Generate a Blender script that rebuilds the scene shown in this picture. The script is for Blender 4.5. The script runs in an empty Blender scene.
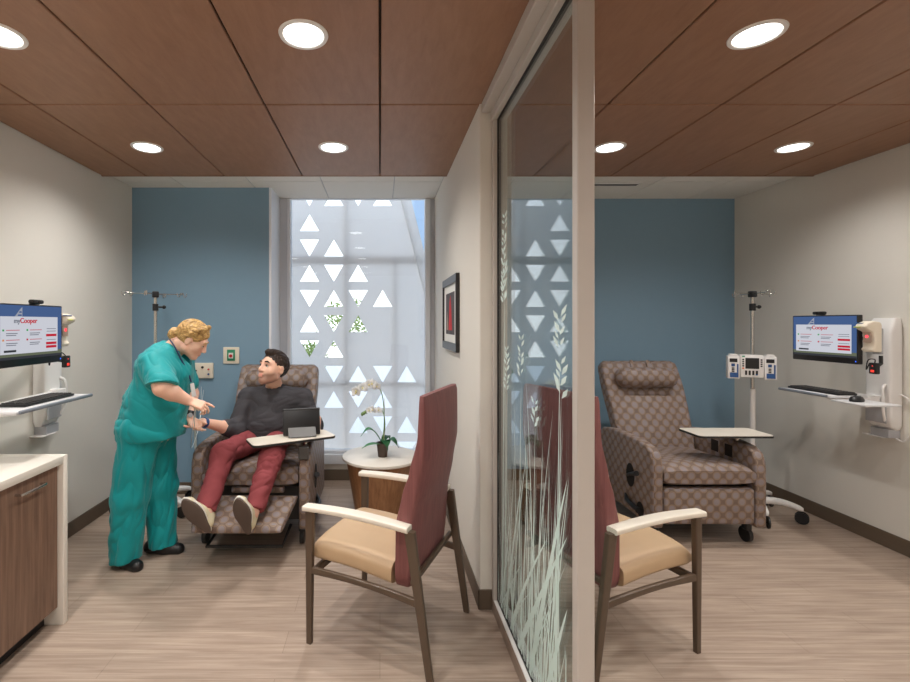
import bpy, bmesh, math, random
import numpy as np
from mathutils import Vector, Matrix, noise

random.seed(7)
PI = math.pi
V = Vector
SC = bpy.context.scene
COL = SC.collection

# ------------------------------------------------------------------ helpers
def lin(c):
    c = c / 255.0
    return c / 12.92 if c <= 0.04045 else ((c + 0.055) / 1.055) ** 2.4

def rgb(r, g, b):
    return (lin(r), lin(g), lin(b), 1.0)

def T(x, y, z):
    return Matrix.Translation((x, y, z))

def R(deg, ax='Z'):
    return Matrix.Rotation(math.radians(deg), 4, ax)

def frame(o, x, y, z):
    """matrix with the given axes as columns"""
    m = Matrix.Identity(4)
    for i, a in enumerate((x, y, z)):
        for j in range(3):
            m[j][i] = a[j]
    for j in range(3):
        m[j][3] = o[j]
    return m

class MB:
    """collects shapes; build() links them as ONE mesh object"""
    def __init__(self):
        self.bm = bmesh.new()

    def _mi(self, faces, mi):
        for f in faces:
            f.material_index = mi

    def absorb(self, bm2, M=None, mi=0):
        me = bpy.data.meshes.new('tmp')
        for f in bm2.faces:
            f.material_index = mi
        bm2.to_mesh(me)
        bm2.free()
        if M is not None:
            me.transform(M)
        n = len(self.bm.faces)
        self.bm.from_mesh(me)
        bpy.data.meshes.remove(me)
        return self

    def box(self, c, s, bev=0.0, seg=2, M=None, mi=0):
        b = bmesh.new()
        bmesh.ops.create_cube(b, size=1.0, matrix=Matrix.Diagonal((s[0], s[1], s[2], 1)))
        if bev > 0:
            bmesh.ops.bevel(b, geom=list(b.edges), offset=bev, segments=seg, profile=0.5, affect='EDGES')
        m = T(*c)
        if M is not None:
            m = M @ m
        return self.absorb(b, m, mi)

    def b2(self, x0, x1, y0, y1, z0, z1, bev=0.0, seg=2, M=None, mi=0):
        return self.box(((x0 + x1) / 2, (y0 + y1) / 2, (z0 + z1) / 2), (abs(x1 - x0), abs(y1 - y0), abs(z1 - z0)), bev, seg, M, mi)

    def cyl(self, p0, p1, r0, r1=None, n=24, mi=0, M=None):
        r1 = r0 if r1 is None else r1
        return self.tube([p0, p1], [r0, r1], n, mi, M)

    def tube(self, pts, r, n=10, mi=0, M=None):
        pts = [V(p) for p in pts]
        rs = r if isinstance(r, (list, tuple)) else [r] * len(pts)
        b = bmesh.new()
        rings = []
        ref = None
        for i, p in enumerate(pts):
            d = (pts[min(i + 1, len(pts) - 1)] - pts[max(i - 1, 0)]).normalized()
            if ref is None:
                ref = V((0, 0, 1)) if abs(d.z) < 0.9 else V((1, 0, 0))
            a = (ref - d * ref.dot(d))
            if a.length < 1e-6:
                a = d.orthogonal()
            a.normalize()
            ref = a
            c = d.cross(a)
            rings.append([b.verts.new(p + (a * math.cos(t) + c * math.sin(t)) * rs[i]) for t in [2 * PI * k / n for k in range(n)]])
        for q in range(len(rings) - 1):
            for k in range(n):
                b.faces.new((rings[q][k], rings[q][(k + 1) % n], rings[q + 1][(k + 1) % n], rings[q + 1][k]))
        b.faces.new(list(reversed(rings[0])))
        b.faces.new(rings[-1])
        return self.absorb(b, M, mi)

    def lathe(self, prof, c=(0, 0, 0), n=40, mi=0, M=None):
        b = bmesh.new()
        rings = []
        for (r, z) in prof:
            if r < 1e-5:
                rings.append([b.verts.new((0, 0, z))])
            else:
                rings.append([b.verts.new((r * math.cos(2 * PI * k / n), r * math.sin(2 * PI * k / n), z)) for k in range(n)])
        for q in range(len(rings) - 1):
            A, B = rings[q], rings[q + 1]
            for k in range(n):
                k2 = (k + 1) % n
                if len(A) == 1 and len(B) == 1:
                    continue
                if len(A) == 1:
                    b.faces.new((A[0], B[k2], B[k]))
                elif len(B) == 1:
                    b.faces.new((A[k], A[k2], B[0]))
                else:
                    b.faces.new((A[k], A[k2], B[k2], B[k]))
        if len(rings[0]) > 1:
            b.faces.new(list(reversed(rings[0])))
        if len(rings[-1]) > 1:
            b.faces.new(rings[-1])
        bmesh.ops.recalc_face_normals(b, faces=list(b.faces))
        m = T(*c)
        if M is not None:
            m = M @ m
        return self.absorb(b, m, mi)

    def prism(self, poly, h0, h1, bev=0.0, seg=2, M=None, mi=0):
        """polygon in local xy, extruded from z=h0 to h1, then M"""
        b = bmesh.new()
        lo = [b.verts.new((x, y, h0)) for x, y in poly]
        hi = [b.verts.new((x, y, h1)) for x, y in poly]
        n = len(poly)
        b.faces.new(list(reversed(lo)))
        b.faces.new(hi)
        for k in range(n):
            b.faces.new((lo[k], lo[(k + 1) % n], hi[(k + 1) % n], hi[k]))
        bmesh.ops.recalc_face_normals(b, faces=list(b.faces))
        if bev > 0:
            bmesh.ops.bevel(b, geom=[e for e in b.edges if len(e.link_faces) == 2 and e.calc_face_angle() > 0.6 or any(len(f.verts) == n and n > 4 for f in e.link_faces)],
                            offset=bev, segments=seg, profile=0.5, affect='EDGES')
        return self.absorb(b, M, mi)

    def loft(self, rings, mi=0, M=None):
        b = bmesh.new()
        rv = [[b.verts.new(p) for p in r] for r in rings]
        n = len(rv[0])
        for q in range(len(rv) - 1):
            for k in range(n):
                b.faces.new((rv[q][k], rv[q][(k + 1) % n], rv[q + 1][(k + 1) % n], rv[q + 1][k]))
        b.faces.new(list(reversed(rv[0])))
        b.faces.new(rv[-1])
        bmesh.ops.recalc_face_normals(b, faces=list(b.faces))
        return self.absorb(b, M, mi)

    def ell(self, c, r, M=None, mi=0, n=20):
        b = bmesh.new()
        r = (r, r, r) if not isinstance(r, (list, tuple)) else r
        bmesh.ops.create_uvsphere(b, u_segments=n, v_segments=max(6, n // 2), radius=1.0, matrix=Matrix.Diagonal((r[0], r[1], r[2], 1)))
        m = T(*c)
        if M is not None:
            m = M @ m
        return self.absorb(b, m, mi)

    def quad(self, pts, mi=0, M=None):
        b = bmesh.new()
        b.faces.new([b.verts.new(p) for p in pts])
        return self.absorb(b, M, mi)

    def text(self, s, size, M, mi=0, bold=0.0, ext=0.0008, align='LEFT'):
        cu = bpy.data.curves.new('txt', 'FONT')
        cu.body = s
        cu.size = size
        cu.offset = bold
        cu.extrude = ext
        cu.align_x = align
        o = bpy.data.objects.new('txt', cu)
        COL.objects.link(o)
        dg = bpy.context.evaluated_depsgraph_get()
        me = bpy.data.meshes.new_from_object(o.evaluated_get(dg))
        b = bmesh.new()
        b.from_mesh(me)
        bpy.data.meshes.remove(me)
        bpy.data.objects.remove(o)
        bpy.data.curves.remove(cu)
        return self.absorb(b, M, mi)

    def build(self, name, mats, parent=None, smooth=35, loc=None, rotz=0):
        bm = self.bm
        bm.normal_update()
        uv = bm.loops.layers.uv.new('UVMap')
        for f in bm.faces:
            n = f.normal
            ax = max(range(3), key=lambda i: abs(n[i]))
            f.smooth = smooth > 0
            for l in f.loops:
                c = l.vert.co
                l[uv].uv = (c.y, c.z) if ax == 0 else ((c.x, c.z) if ax == 1 else (c.x, c.y))
        if smooth > 0:
            lim = math.radians(smooth)
            for e in bm.edges:
                if len(e.link_faces) == 2 and e.calc_face_angle(0) > lim:
                    e.smooth = False
        me = bpy.data.meshes.new(name)
        bm.to_mesh(me)
        bm.free()
        for m in (mats if isinstance(mats, (list, tuple)) else [mats]):
            me.materials.append(m)
        o = bpy.data.objects.new(name, me)
        COL.objects.link(o)
        if parent is not None:
            o.parent = parent
        if loc is not None:
            o.location = loc
        o.rotation_euler.z = math.radians(rotz)
        return o

def tag(o, label=None, cat=None, group=None, kind=None):
    if label: o['label'] = label
    if cat: o['category'] = cat
    if group: o['group'] = group
    if kind: o['kind'] = kind
    return o

def thing(name, label, cat, loc=(0, 0, 0), rz=0, group=None):
    o = bpy.data.objects.new(name, None)
    o.empty_display_size = 0.1
    COL.objects.link(o)
    o.location = loc
    o.rotation_euler.z = math.radians(rz)
    return tag(o, label, cat, group)

def struct(name, mb, mat, parent=None, smooth=35):
    o = mb.build(name, mat, parent, smooth)
    if parent is None:
        o['kind'] = 'structure'
    return o

def copy_tree(o, parent=None):
    c = o.copy()
    COL.objects.link(c)
    if parent is not None:
        c.parent = parent
    for ch in list(o.children):
        copy_tree(ch, c)
    return c

def sup(cx, cy, a, b, e=4.0, n=40):
    """superellipse points"""
    out = []
    for k in range(n):
        t = 2 * PI * (k + 0.5) / n
        c, s = math.cos(t), math.sin(t)
        out.append((cx + a * math.copysign(abs(c) ** (2 / e), c), cy + b * math.copysign(abs(s) ** (2 / e), s)))
    return out

def bez(pts, n=24):
    """Catmull-Rom through points"""
    P = [V(p) for p in pts]
    P = [P[0] * 2 - P[1]] + P + [P[-1] * 2 - P[-2]]
    out = []
    segs = len(P) - 3
    for i in range(segs):
        p0, p1, p2, p3 = P[i:i + 4]
        m = max(2, n // segs)
        for k in range(m):
            t = k / m
            out.append(0.5 * ((2 * p1) + (p2 - p0) * t + (2 * p0 - 5 * p1 + 4 * p2 - p3) * t * t + (3 * p1 - p0 - 3 * p2 + p3) * t ** 3))
    out.append(P[-2].copy())
    return out

def lerp_tab(tab, x):
    if x <= tab[0][0]: return tab[0][1]
    for (a, va), (b, vb) in zip(tab, tab[1:]):
        if x <= b:
            t = (x - a) / (b - a)
            t = t * t * (3 - 2 * t) * 0.5 + t * 0.5
            return va + (vb - va) * t
    return tab[-1][1]

# ------------------------------------------------------------------ materials
def mat(name, col, rough=0.5, metal=0.0, spec=0.5, var=0.06, scale=20, bump=0.0, bscale=200, coat=0.0, sheen=0.0, sss=0.0):
    m = bpy.data.materials.new(name)
    m.use_nodes = True
    nt = m.node_tree
    b = nt.nodes['Principled BSDF']
    b.inputs['Roughness'].default_value = rough
    b.inputs['Metallic'].default_value = metal
    b.inputs['Specular IOR Level'].default_value = spec
    b.inputs['Coat Weight'].default_value = coat
    b.inputs['Sheen Weight'].default_value = sheen
    if sss:
        b.inputs['Subsurface Weight'].default_value = sss
        b.inputs['Subsurface Radius'].default_value = (0.012, 0.005, 0.003)
        b.inputs['Subsurface Scale'].default_value = 1.0
    tc = nt.nodes.new('ShaderNodeTexCoord')
    nz = nt.nodes.new('ShaderNodeTexNoise')
    nz.inputs['Scale'].default_value = scale
    nz.inputs['Detail'].default_value = 3
    nt.links.new(tc.outputs['Object'], nz.inputs['Vector'])
    mx = nt.nodes.new('ShaderNodeMix')
    mx.data_type = 'RGBA'
    mx.inputs['A'].default_value = tuple(min(1, c * (1 - var)) for c in col[:3]) + (1,)
    mx.inputs['B'].default_value = tuple(min(1, c * (1 + var)) for c in col[:3]) + (1,)
    nt.links.new(nz.outputs['Fac'], mx.inputs['Factor'])
    nt.links.new(mx.outputs['Result'], b.inputs['Base Color'])
    if bump > 0:
        n2 = nt.nodes.new('ShaderNodeTexNoise')
        n2.inputs['Scale'].default_value = bscale
        n2.inputs['Detail'].default_value = 2
        nt.links.new(tc.outputs['Object'], n2.inputs['Vector'])
        bp = nt.nodes.new('ShaderNodeBump')
        bp.inputs['Strength'].default_value = bump
        bp.inputs['Distance'].default_value = 0.002
        nt.links.new(n2.outputs['Fac'], bp.inputs['Height'])
        nt.links.new(bp.outputs['Normal'], b.inputs['Normal'])
    return m

def grain(name, dark, light, stretch=(1, 14, 14), scale=6.0, rough=0.5, spec=0.4, planks=None, pvar=0.12, coord='Object', contrast=(0.3, 0.7)):
    """wood grain stretched along one axis, optional plank joints (rows in y, brick layout)"""
    m = bpy.data.materials.new(name)
    m.use_nodes = True
    nt = m.node_tree
    N, L = nt.nodes, nt.links
    b = N['Principled BSDF']
    b.inputs['Roughness'].default_value = rough
    b.inputs['Specular IOR Level'].default_value = spec
    tc = N.new('ShaderNodeTexCoord')
    mp = N.new('ShaderNodeMapping')
    mp.inputs['Scale'].default_value = stretch
    L.new(tc.outputs[coord], mp.inputs['Vector'])
    nz = N.new('ShaderNodeTexNoise')
    nz.inputs['Scale'].default_value = scale
    nz.inputs['Detail'].default_value = 6
    nz.inputs['Roughness'].default_value = 0.65
    nz.inputs['Distortion'].default_value = 0.4
    L.new(mp.outputs['Vector'], nz.inputs['Vector'])
    rp = N.new('ShaderNodeValToRGB')
    rp.color_ramp.elements[0].color = dark
    rp.color_ramp.elements[0].position = contrast[0]
    rp.color_ramp.elements[1].color = light
    rp.color_ramp.elements[1].position = contrast[1]
    L.new(nz.outputs['Fac'], rp.inputs['Fac'])
    out = rp.outputs['Color']
    if planks:
        br = N.new('ShaderNodeTexBrick')
        br.inputs['Color1'].default_value = (1 - pvar, 1 - pvar, 1 - pvar, 1)
        br.inputs['Color2'].default_value = (1 + pvar, 1 + pvar, 1 + pvar, 1)
        br.inputs['Mortar'].default_value = (0.62, 0.6, 0.58, 1)
        br.inputs['Scale'].default_value = 1.0
        br.inputs['Mortar Size'].default_value = 0.0012
        br.inputs['Mortar Smooth'].default_value = 0.3
        br.inputs['Brick Width'].default_value = planks[0]
        br.inputs['Row Height'].default_value = planks[1]
        br.offset = 0.37
        L.new(tc.outputs['Object'], br.inputs['Vector'])
        mx = N.new('ShaderNodeMix')
        mx.data_type = 'RGBA'
        mx.blend_type = 'MULTIPLY'
        mx.inputs['Factor'].default_value = 1.0
        L.new(out, mx.inputs['A'])
        L.new(br.outputs['Color'], mx.inputs['B'])
        out = mx.outputs['Result']
    L.new(out, b.inputs['Base Color'])
    return m

def emit(name, col, strength=1.0):
    m = bpy.data.materials.new(name)
    m.use_nodes = True
    nt = m.node_tree
    nt.nodes.remove(nt.nodes['Principled BSDF'])
    e = nt.nodes.new('ShaderNodeEmission')
    e.inputs['Color'].default_value = col
    e.inputs['Strength'].default_value = strength
    nt.links.new(e.outputs['Emission'], nt.nodes['Material Output'].inputs['Surface'])
    return m

def glass_mat(name, tint=(0.93, 0.97, 0.96, 1), f0=0.04, rough=0.0):
    """clear pane: transparent + mirror reflection weighted by the angle (Schlick)"""
    m = bpy.data.materials.new(name)
    m.use_nodes = True
    nt = m.node_tree
    N, L = nt.nodes, nt.links
    N.remove(N['Principled BSDF'])
    lw = N.new('ShaderNodeLayerWeight')
    lw.inputs['Blend'].default_value = 0.5
    pw = N.new('ShaderNodeMath'); pw.operation = 'POWER'; pw.inputs[1].default_value = 5.0
    L.new(lw.outputs['Facing'], pw.inputs[0])
    ma = N.new('ShaderNodeMath'); ma.operation = 'MULTIPLY_ADD'
    ma.inputs[1].default_value = 1 - f0; ma.inputs[2].default_value = f0
    L.new(pw.outputs[0], ma.inputs[0])
    tr = N.new('ShaderNodeBsdfTransparent'); tr.inputs['Color'].default_value = tint
    gl = N.new('ShaderNodeBsdfGlossy'); gl.inputs['Roughness'].default_value = rough
    mx = N.new('ShaderNodeMixShader')
    L.new(ma.outputs[0], mx.inputs[0])
    L.new(tr.outputs[0], mx.inputs[1])
    L.new(gl.outputs[0], mx.inputs[2])
    L.new(mx.outputs[0], N['Material Output'].inputs['Surface'])
    return m

def fabric_pattern(name):
    """brown woven vinyl with staggered lilac-grey discs, tan rings"""
    m = bpy.data.materials.new(name)
    m.use_nodes = True
    nt = m.node_tree
    N, L = nt.nodes, nt.links
    b = N['Principled BSDF']
    b.inputs['Roughness'].default_value = 0.5
    b.inputs['Specular IOR Level'].default_value = 0.4
    tc = N.new('ShaderNodeTexCoord')
    def M(op, a, bb=None, c=None):
        n = N.new('ShaderNodeMath'); n.operation = op
        for i, x in enumerate((a, bb, c)):
            if x is None: continue
            if isinstance(x, (int, float)): n.inputs[i].default_value = x
            else: L.new(x, n.inputs[i])
        return n.outputs[0]
    sp = N.new('ShaderNodeSeparateXYZ')
    L.new(tc.outputs['UV'], sp.inputs[0])
    def cell(ox, oy, S):
        u = M('SUBTRACT', M('FRACT', M('ADD', M('MULTIPLY', sp.outputs[0], 1 / S), ox)), 0.5)
        v = M('SUBTRACT', M('FRACT', M('ADD', M('MULTIPLY', sp.outputs[1], 1 / S), oy)), 0.5)
        return M('SQRT', M('ADD', M('MULTIPLY', u, u), M('MULTIPLY', v, v)))
    S = 0.088
    d1, d2 = cell(0, 0, S), cell(0.5, 0.5, S)
    d = M('MINIMUM', d1, d2)
    disc = M('LESS_THAN', d, 0.235)
    ring = M('LESS_THAN', M('ABSOLUTE', M('SUBTRACT', d, 0.285)), 0.04)
    nz = N.new('ShaderNodeTexNoise'); nz.inputs['Scale'].default_value = 14; nz.inputs['Detail'].default_value = 3
    L.new(tc.outputs['UV'], nz.inputs['Vector'])
    def mix(f, a, bb):
        n = N.new('ShaderNodeMix'); n.data_type = 'RGBA'
        if isinstance(f, (int, float)): n.inputs['Factor'].default_value = f
        else: L.new(f, n.inputs['Factor'])
        for k, x in (('A', a), ('B', bb)):
            if isinstance(x, tuple): n.inputs[k].default_value = x
            else: L.new(x, n.inputs[k])
        return n.outputs['Result']
    lil = mix(nz.outputs['Fac'], rgb(122, 114, 120), rgb(150, 138, 136))
    base = mix(nz.outputs['Fac'], rgb(100, 83, 75), rgb(126, 106, 94))
    c = mix(disc, base, lil)
    c = mix(M('MULTIPLY', ring, 0.6), c, rgb(156, 134, 112))
    L.new(c, b.inputs['Base Color'])
    return m

M_ = {}
def mk(k, *a, **kw):
    M_[k] = mat(k, *a, **kw)
mk('wall_paint', rgb(222, 218, 210), 0.85, var=0.01, bump=0.05, bscale=300)
mk('blue_paint', rgb(128, 160, 182), 0.8, var=0.015, bump=0.05, bscale=300)
mk('white_tile', rgb(226, 224, 218), 0.9, var=0.02, scale=60)
mk('baseboard_rubber', rgb(98, 84, 70), 0.5, var=0.03)
mk('frame_metal', rgb(188, 181, 174), 0.42, var=0.02, spec=0.5)
mk('sill_metal', rgb(140, 124, 112), 0.45, var=0.02)
mk('white_frame', rgb(226, 230, 236), 0.35, var=0.01)
mk('grey_frame', rgb(204, 208, 216), 0.4, var=0.02)
mk('solid_white', rgb(228, 222, 212), 0.3, var=0.015)
mk('dark_gap', rgb(28, 22, 20), 0.8)
mk('bronze', rgb(84, 68, 54), 0.4, var=0.05, spec=0.6)
mk('tan_vinyl', rgb(196, 167, 133), 0.48, var=0.03, bump=0.04, bscale=120)
mk('cream_solid', rgb(224, 216, 202), 0.35, var=0.015)
mk('black_plastic', rgb(26, 26, 28), 0.4, var=0.1)
mk('dark_rubber', rgb(38, 36, 36), 0.6)
mk('steel', rgb(204, 200, 194), 0.22, metal=1.0, var=0.02)
mk('white_plastic', rgb(232, 230, 228), 0.35, var=0.01)
mk('cream_plastic', rgb(232, 222, 204), 0.35, var=0.01)
mk('grey_plastic', rgb(176, 176, 180), 0.4, var=0.02)
mk('blue_plastic', rgb(44, 84, 140), 0.35)
mk('navy', rgb(30, 48, 90), 0.4)
mk('green_plastic', rgb(40, 140, 100), 0.4)
mk('red_plastic', rgb(200, 36, 36), 0.4)
mk('teal', rgb(4, 148, 152), 0.58, var=0.05, scale=12, bump=0.03, bscale=500, spec=0.3, sheen=0.15)
mk('skin', rgb(236, 190, 166), 0.5, var=0.04, scale=14, sss=0.15)
mk('skin_lip', rgb(222, 158, 140), 0.45, var=0.03, sss=0.1)
mk('eye_white', rgb(235, 230, 226), 0.15, var=0.0)
mk('eye_iris', rgb(50, 34, 26), 0.15, var=0.0)
mk('black_shoe', rgb(22, 22, 24), 0.4, var=0.05)
mk('cream_shoe', rgb(214, 204, 172), 0.7, var=0.05)
mk('sole_rubber', rgb(92, 78, 70), 0.75, var=0.05)
mk('white_rubber', rgb(232, 228, 218), 0.6, var=0.03)
mk('maroon_trousers', rgb(138, 68, 72), 0.85, var=0.08, scale=40, bump=0.05, bscale=700, spec=0.2)
mk('charcoal_knit', rgb(72, 71, 75), 0.9, var=0.12, scale=90, bump=0.08, bscale=600, spec=0.15)
mk('leaf_green', rgb(40, 120, 50), 0.4, var=0.15, scale=12)
mk('leaf_dark', rgb(18, 84, 44), 0.4, var=0.15, scale=12)
mk('petal', rgb(246, 244, 244), 0.6, var=0.01)
mk('petal_heart', rgb(232, 222, 160), 0.6)
mk('pot_brown', rgb(76, 60, 52), 0.5, var=0.1)
mk('stem_green', rgb(120, 150, 90), 0.5)
mk('hose_grey', rgb(168, 176, 170), 0.45)
mk('clear_line', rgb(214, 222, 224), 0.2, spec=0.7)
mk('mat_board', rgb(236, 234, 228), 0.9, var=0.01)
mk('black_frame', rgb(44, 40, 40), 0.35)
mk('leaf_outside', rgb(140, 164, 84), 0.7, var=0.35, scale=9)
mk('bark', rgb(92, 74, 56), 0.9, var=0.2)
mk('concrete', rgb(246, 243, 238), 0.9, var=0.05)
mk('tablet_grey', rgb(72, 70, 68), 0.45, var=0.05)
M_['wood_ceiling'] = grain('wood_ceiling', rgb(140, 103, 79), rgb(158, 120, 95), stretch=(5, 1.2, 1), scale=5, rough=0.42, spec=0.35, contrast=(0.25, 0.75))
M_['floor_planks'] = grain('floor_planks', rgb(142, 123, 109), rgb(186, 167, 151), stretch=(0.6, 14, 1), scale=3.2, rough=0.42, spec=0.4, planks=(1.2, 0.152), pvar=0.05, contrast=(0.3, 0.72))
M_['cabinet_wood'] = grain('cabinet_wood', rgb(104, 80, 66), rgb(142, 114, 96), stretch=(14, 14, 0.7), scale=4, rough=0.5)
M_['table_wood'] = grain('table_wood', rgb(128, 88, 58), rgb(166, 122, 86), stretch=(12, 12, 0.8), scale=4, rough=0.45)
M_['maroon_vinyl'] = grain('maroon_vinyl', rgb(112, 67, 67), rgb(138, 87, 85), stretch=(22, 22, 0.8), scale=3.5, rough=0.5, spec=0.4)
M_['blond_hair'] = grain('blond_hair', rgb(112, 74, 34), rgb(230, 190, 122), stretch=(16, 16, 36), scale=2.4, rough=0.45)
M_['dark_hair'] = grain('dark_hair', rgb(26, 18, 14), rgb(60, 42, 32), stretch=(60, 60, 30), scale=2.2, rough=0.5)
M_['clear_glass'] = glass_mat('clear_glass', (0.90, 0.955, 0.955, 1), .075)
M_['window_glass'] = glass_mat('window_glass', (0.97, 0.985, 0.99, 1))
M_['fabric'] = fabric_pattern('fabric')

def translucent(name, col, trans=0.5, alpha=0.0):
    m = bpy.data.materials.new(name)
    m.use_nodes = True
    nt = m.node_tree
    N, L = nt.nodes, nt.links
    N.remove(N['Principled BSDF'])
    d = N.new('ShaderNodeBsdfDiffuse'); d.inputs['Color'].default_value = col
    t = N.new('ShaderNodeBsdfTranslucent'); t.inputs['Color'].default_value = col
    mx = N.new('ShaderNodeMixShader'); mx.inputs[0].default_value = trans
    L.new(d.outputs[0], mx.inputs[1]); L.new(t.outputs[0], mx.inputs[2])
    out = mx.outputs[0]
    if alpha > 0:
        tr = N.new('ShaderNodeBsdfTransparent')
        m2 = N.new('ShaderNodeMixShader'); m2.inputs[0].default_value = alpha
        L.new(out, m2.inputs[1]); L.new(tr.outputs[0], m2.inputs[2])
        out = m2.outputs[0]
    L.new(out, N['Material Output'].inputs['Surface'])
    return m
M_['screen_panel'] = translucent('screen_panel', rgb(236, 233, 230), 0.75)
M_['petal'] = translucent('petal', rgb(252, 252, 252), 0.55)
M_['etched_film'] = translucent('etched_film', rgb(222, 238, 234), 0.35, 0.12)

# ------------------------------------------------------------------ measures of the place
HC, ZC, ZW = 1.502, 2.652, 2.692          # eye level, wood ceiling, white ceiling
XL, XR = -2.18, 3.396                     # side walls
YB = 4.483                                # outer wall
YF = -2.4                                 # unseen wall behind the viewer, added to control the light
PX0, PX1, PY = 0.524, 0.652, 2.458        # partition wall
# ================================================================== SETTING
def setting():
    w = M_['wall_paint']
    struct('floor', MB().b2(XL - .1, XR + .1, YF - .1, 4.9, -.12, 0), M_['floor_planks'])
    struct('wall_left', MB().b2(XL - .12, XL, YF, YB + .3, 0, 2.95), w)
    struct('wall_right', MB().b2(XR, XR + .12, YF, YB + .3, 0, 2.95), w)
    struct('wall_front', MB().b2(XL, XR, YF - .12, YF, 0, 2.95), w)
    struct('wall_back_left', MB().b2(XL, -.975, 4.114, YB + .3, 0, 2.80), M_['blue_paint'])
    struct('trim_1', MB().b2(-.975, -.955, 4.112, YB + .02, 0, ZW), M_['white_frame'])
    struct('wall_back_right', MB().b2(PX1, XR, YB, YB + .3, 0, 2.80), M_['blue_paint'])
    struct('wall_partition', MB().b2(PX0, PX1, PY, YB + .3, 0, 2.80, .004, 1), w)
    struct('wall_back_sill', MB().b2(-.955, PX0, YB - .01, YB + .3, 0, .165), w)
    # wood panel ceiling: panels with open joints under a dark backing
    c = MB()
    g = 0.0045
    xs = [XL + .004] + [0.6096 * k * (.986 if k > 0 else 1) for k in range(-3, 6)] + [XR - .004]
    ys = [3.661 - 1.196 * k for k in range(0, 6)][::-1]
    ys[0] = YF
    for a, b in zip(xs, xs[1:]):
        for p, q in zip(ys, ys[1:]):
            c.b2(a + g, b - g, p + g, q - g, ZC, ZC + .018, .004, 1)
    struct('ceiling_wood', c, M_['wood_ceiling'])
    struct('ceiling_backing', MB().b2(XL, XR, YF, 3.664, ZC + .019, ZC + .05), M_['dark_gap'])
    struct('trim_2', MB().b2(XL, PX0, 3.661, 3.673, ZC - .001, ZW + .02).b2(PX1, XR, 3.661, 3.673, ZC - .001, ZW + .02), M_['wood_ceiling'])
    # white lay-in ceiling at the back
    t = MB()
    g = 0.004
    for xs in ([XL, -1.71, -1.10, -.49, .12, PX0], [PX1, 1.11, 1.72, 2.33, 2.94, XR]):
        for a, b in zip(xs, xs[1:]):
            for p, q in ((3.675, 3.94), (3.94, YB + .02)):
                t.b2(a + g, b - g, p + g, q - g, ZW, ZW + .015, .002, 1)
    struct('ceiling_tiles', t, M_['white_tile'])
    struct('ceiling_grid', MB().b2(XL, PX0, 3.673, YB + .03, ZW + .006, ZW + .03).b2(PX1, XR, 3.673, YB + .03, ZW + .006, ZW + .03), M_['grey_plastic'])
    bb = M_['baseboard_rubber']
    def base(name, x0, x1, y0, y1):
        struct(name, MB().b2(x0, x1, y0, y1, 0, .105, .003, 1), bb)
    base('baseboard_left', XL, XL + .009, YF, 4.112)
    base('baseboard_right', XR - .009, XR, YF, YB)
    base('baseboard_back_left', XL + .009, -.955, 4.103, 4.112)
    base('baseboard_window', -.955, PX0, YB - .02, YB - .011)
    base('baseboard_back_right', PX1, XR - .009, YB - .009, YB)
    base('baseboard_partition', PX0 - .009, PX0, PY - .009, YB - .02)
    base('baseboard_partition_end', PX0 - .009, PX1, PY - .009, PY)
    struct('wall_back_head', MB().b2(-.955, PX0, YB, YB + .03, ZW + .001, 2.95), w)
    # window: jambs, head, sill, pane
    wn = tag(MB().b2(-.955, -.885, YB - .015, YB + .07, .165, ZW).build('window_1', M_['grey_frame']), kind='structure')
    f = MB()
    f.b2(-.885, -.852, YB - .03, YB + .07, .27, ZW - .004, .004, 1)
    f.b2(.43, .478, YB - .03, YB + .07, .27, ZW - .004, .004, 1)
    f.b2(-.852, .43, YB - .02, YB + .035, ZW - .005, ZW - .001)
    f.b2(-.852, .43, YB - .02, YB + .07, .255, .285, .004, 1)
    f.build('window_frame', M_['white_frame'], wn)
    MB().b2(.478, PX0 - .001, YB + .005, YB + .07, .165, ZW).build('window_reveal', M_['grey_frame'], wn)
    MB().b2(-.955, PX0 - .001, YB - .055, YB + .07, .165, .256, .006, 2).build('window_sill', M_['white_frame'], wn)
    MB().b2(-.852, .43, YB + .02, YB + .032, .285, ZW - .005).build('window_pane', M_['window_glass'], wn)

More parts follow.
